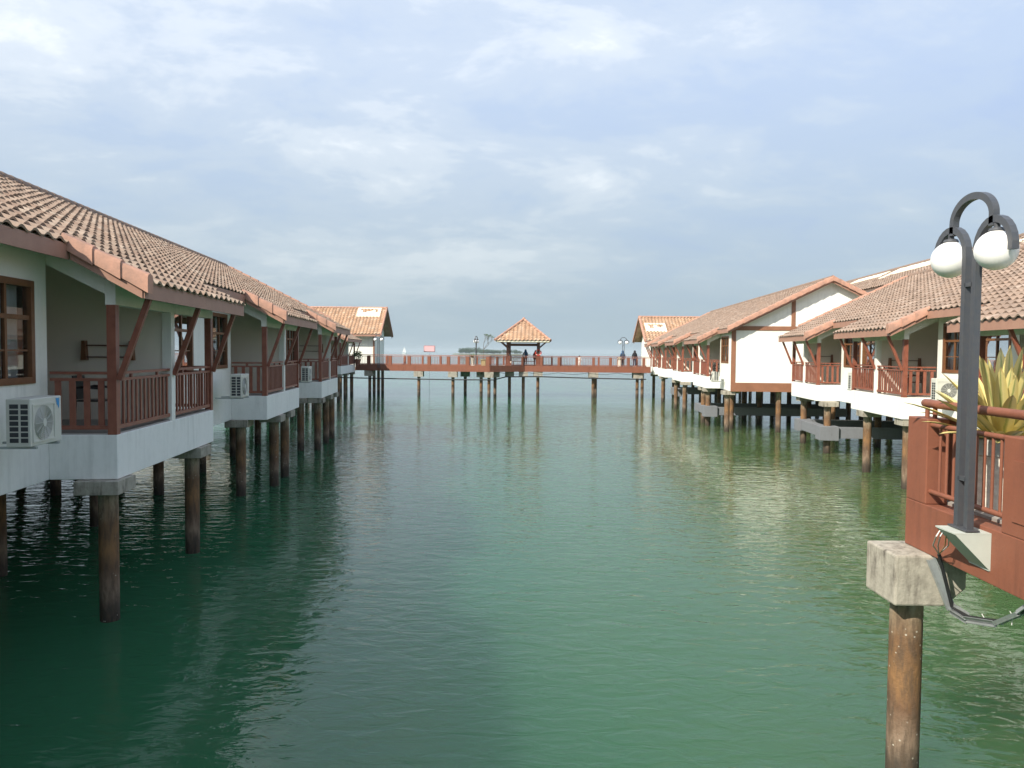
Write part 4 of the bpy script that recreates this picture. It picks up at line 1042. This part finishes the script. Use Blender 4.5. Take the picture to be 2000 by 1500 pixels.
# ------------------------------------------------------------------ people on the bridge
def skin_mesh(name, joints, edges, mat, parent, sub=1):
    inv = WM[parent.name].inverted(); me = bpy.data.meshes.new(name)
    me.from_pydata([tuple(inv @ Vector(j[0])) for j in joints], edges, []); o = bpy.data.objects.new(name, me); C.objects.link(o); o.parent = parent; WM[o.name] = WM[parent.name].copy()
    sk = o.modifiers.new('skin', 'SKIN'); sk.use_smooth_shade = True
    for i, j in enumerate(joints):
        r_ = j[1] if isinstance(j[1], tuple) else (j[1], j[1]); me.skin_vertices[0].data[i].radius = r_
    me.skin_vertices[0].data[0].use_root = True
    ss = o.modifiers.new('sub', 'SUBSURF'); ss.levels = sub; ss.render_levels = sub
    me.materials.append(MATS[mat]); return o
def person(label, x, y, face, hgt, top, legs, hair, scarf=False, lean=0.0, arms='rail', z0=BR_TOP, seated=False):
    """face: heading in radians (0 looks to +Y). Built standing about 1.65 m, scaled by hgt"""
    k = hgt / 1.65; root = thing('person', label, 'person', (x, y, H + z0), face)
    M = WM[root.name]
    def q(a, b, c): return M @ Vector((a * k, b * k, c * k))
    L = lean; dz = -.42 if seated else 0
    pel = (0, -.02, .88 + dz); ch = (0, .02 + L * .5, 1.20 + dz); nk = (0, .03 + L, 1.40 + dz); hd = (0, .05 + L, 1.50 + dz); cr = (0, .05 + L, 1.60 + dz)
    J = [(q(*pel), .115 * k), (q(*ch), (.13 * k, .10 * k)), (q(*nk), .05 * k), (q(*hd), (.075 * k, .085 * k)), (q(*cr), .06 * k)]; E = [(0, 1), (1, 2), (2, 3), (3, 4)]
    J.append((q(0, hd[1] + .10, hd[2] + .005), .014 * k)); E.append((3, 5))            # nose
    for sg in (-1, 1):
        if arms == 'rail' and not seated: el, ha = (sg * .24, .16 + L, 1.08 + dz), (sg * .20, .36 + L, 1.00 + dz)
        elif arms == 'rail': el, ha = (sg * .24, .10, 1.05 + dz), (sg * .12, .32, .95 + dz)
        else: el, ha = (sg * .25, -.02, 1.08), (sg * .26, .06, .84)
        sh = (sg * .17, nk[1] - .01, nk[2] - .06); b = len(J)
        J += [(q(*sh), .052 * k), (q(*el), .040 * k), (q(*ha), .028 * k)]; E += [(1, b), (b, b + 1), (b + 1, b + 2)]
        dv = Vector(ha) - Vector(el); dv.normalize(); palm = Vector(ha) + dv * .07; J.append((q(*palm), (.034 * k, .020 * k))); E.append((b + 2, b + 3))
        sidev = Vector((1, 0, 0)) if arms == 'rail' else Vector((0, 1, 0))
        for i, fl in enumerate((.058, .068, .064, .050)):
            tip = palm + dv * fl + sidev * (i - 1.5) * .021 + Vector((0, 0, -.018)); J.append((q(*tip), .009 * k)); E.append((b + 3, len(J) - 1))
        tip = Vector(ha) + dv * .05 - sidev * sg * .05; J.append((q(*tip), .010 * k)); E.append((b + 2, len(J) - 1))
        hip = (sg * .09, -.02, .84 + dz)
        if seated: kn, an, to = (sg * .10, .40, .48), (sg * .10, .42, .08), (sg * .10, .58, .035)
        else: kn, an, to = (sg * .10, .02, .47), (sg * .10, -.03, .08), (sg * .11, .12, .035)
        b = len(J); J += [(q(*hip), .080 * k), (q(*kn), .052 * k), (q(*an), .038 * k), (q(*to), .035 * k)]; E += [(0, b), (b, b + 1), (b + 1, b + 2), (b + 2, b + 3)]
    skin_mesh('body', J, E, 'skin', root)
    T = [(q(*pel), (.165 * k, .135 * k)), (q(*ch), (.175 * k, .13 * k)), (q(0, nk[1] - .01, nk[2] - .03), .075 * k)]; E = [(0, 1), (1, 2)]
    for sg in (-1, 1):
        sh = (sg * .18, nk[1] - .01, nk[2] - .07)
        if arms == 'rail' and not seated: el, ha = (sg * .24, .16 + L, 1.08), (sg * .205, .34 + L, 1.01)
        elif arms == 'rail': el, ha = (sg * .24, .10, 1.05 + dz), (sg * .14, .28, .97 + dz)
        else: el, ha = (sg * .25, -.02, 1.08), (sg * .26, .05, .88)
        b = len(T); T += [(q(*sh), .072 * k), (q(*el), .060 * k), (q(*ha), .048 * k)]; E += [(1, b), (b, b + 1), (b + 1, b + 2)]
    skin_mesh('shirt', T, E, top, root)
    T = [(q(0, -.02, .86 + dz), (.14 * k, .125 * k))]; E = []
    for sg in (-1, 1):
        hip = (sg * .09, -.02, .80 + dz)
        kn, an = ((sg * .10, .40, .48), (sg * .10, .42, .13)) if seated else ((sg * .10, .02, .47), (sg * .10, -.03, .12))
        b = len(T); T += [(q(*hip), .098 * k), (q(*kn), .070 * k), (q(*an), .058 * k)]; E += [(0, b), (b, b + 1), (b + 1, b + 2)]
    skin_mesh('trousers', T, E, legs, root)
    mb = MB(); c = q(0, hd[1] - .022, hd[2] + .045)
    mb.sphere(c, .115 * k, 16, 10, (1, 1, 1.12 if not scarf else 1.25)); mb.build('headscarf' if scarf else 'hair', hair, root, smooth=True)
    if scarf:
        mb = MB(); c2 = q(0, hd[1] - .05, nk[2] - .02); mb.sphere(c2, .15 * k, 14, 8, (1.1, .8, .9)); mb.build('scarf_drape', hair, root, smooth=True)
    mb = MB()
    for sg in (-1, 1):
        a = q(sg * .10, .03 if not seated else .50, .03); mb.sphere(a, .05 * k, 10, 6, (.8, 1.9 if abs(math.cos(face)) > .5 else .8, .6))
    mb.build('shoes', 'cloth_black', root, smooth=True)
YB = 78.2
person('person in blue top and blue headscarf leaning on the rail inside the pavilion', 1.42, 80.1, R(12), 1.66, 'cloth_blue', 'cloth_brown', 'cloth_blue', scarf=True, lean=.12)
person('person in dark red hooded top and black trousers by the ring buoy post', 2.40, 79.6, R(-20), 1.58, 'cloth_red', 'cloth_black', 'cloth_red', scarf=True, arms='down')
person('grey haired person sitting low beside the left pavilion post', -.18, 79.0, R(90), 1.6, 'cloth_grey', 'cloth_white', 'cloth_grey', seated=True)
person('child in a white shirt at the rail in the middle of the right bridge span', 6.78, 77.6, R(170), 1.10, 'cloth_white', 'cloth_white', 'hair', arms='down')
person('person in blue top and black trousers beside the lamp, right end of bridge', 11.05, 76.9, R(150), 1.62, 'cloth_navy', 'cloth_black', 'cloth_blue', scarf=True, arms='down')
person('person all in black standing nearest the right hut', 12.2, 76.6, R(195), 1.64, 'cloth_black', 'cloth_navy', 'cloth_black', scarf=True, arms='down')

# ------------------------------------------------------------------ sign, boat, island
root = thing('sign', 'small pale pink signboard beyond the left half of the bridge', 'sign', (-9.7, 90, 0))
X = lambda a, b, z: (-9.7 + a, 90 + b, H + z)
mb = MB(); mb.box(X, -.60, .60, -.03, .03, -.02, .60); mb.build('board', 'sign_pink', root)
mb = MB(); mb.box(X, -.66, .66, .031, .05, -.08, .66); mb.build('edge', 'sign_edge', root)
mb = MB(); mb.tube([X(0, .06, -.05), (-9.7, 90.06, -1)], .018, 6); mb.build('pole', 'galvanised', root)
root = thing('boat', 'tiny white sailing boat far out on the sea, left of the pink signboard', 'boat', (-197, 1400, 0))
mb = MB(); mb.prism([(-200, 1399, .1), (-199.2, 1401, .1), (-194, 1400.6, .1), (-193, 1400, .1), (-194, 1399.4, .1)], [(-200.5, 1398.8, 1.4), (-199.6, 1401.3, 1.4), (-193.6, 1401, 1.4), (-192, 1400, 1.6), (-193.6, 1399, 1.4)]); mb.build('hull', 'boat_white', root)
mb = MB(); mb.tube([(-196.4, 1400, 1.4), (-196.4, 1400, 13)], .12, 6); mb.build('mast', 'boat_white', root)
mb = MB(); mb.prism([(-196.6, 1399.95, 2.4), (-200.2, 1399.95, 2.4), (-196.6, 1399.95, 12.4)], [(-196.6, 1400.05, 2.4), (-200.2, 1400.05, 2.4), (-196.6, 1400.05, 12.4)]); mb.prism([(-196.1, 1399.95, 2.4), (-193, 1399.95, 1.9), (-196.1, 1399.95, 10.8)], [(-196.1, 1400.05, 2.4), (-193, 1400.05, 1.9), (-196.1, 1400.05, 10.8)]); mb.build('sail', 'boat_white', root)

def island():
    cx_, cy_ = -38, 1230; mb = MB(); n = 40; ring = []; ring2 = []
    for i in range(n):
        a = 2 * math.pi * i / n; r_ = 1 + .12 * math.sin(3 * a + 1) + .06 * math.sin(7 * a); ring.append((cx_ + 62 * r_ * math.cos(a), cy_ + 26 * r_ * math.sin(a), -.4)); ring2.append((cx_ + 55 * r_ * math.cos(a), cy_ + 21 * r_ * math.sin(a), 1.3))
    mb.prism(ring, ring2); o = mb.build('island', 'island_earth'); o['kind'] = 'structure'; o['label'] = 'low wooded islet on the horizon'
    mb = MB(); r_ = random.Random(5)
    for i in range(46):
        a = r_.uniform(0, 6.28); q = r_.uniform(0, .92) ** .5; x = cx_ + 54 * q * math.cos(a); y = cy_ + 20 * q * math.sin(a)
        hh = r_.uniform(6.0, 10.0) * (1.1 if x < cx_ - 15 else .8)
        leaf_ball(mb, (x, y, 1.2 + hh * .55), hh * .6, 170, .9, r_, (1.25, 1.0, .75))
    t_ = mb.build('distant_trees', 'far_leaf'); t_['kind'] = 'stuff'; t_['label'] = 'hazy green trees covering the islet on the horizon'
island()
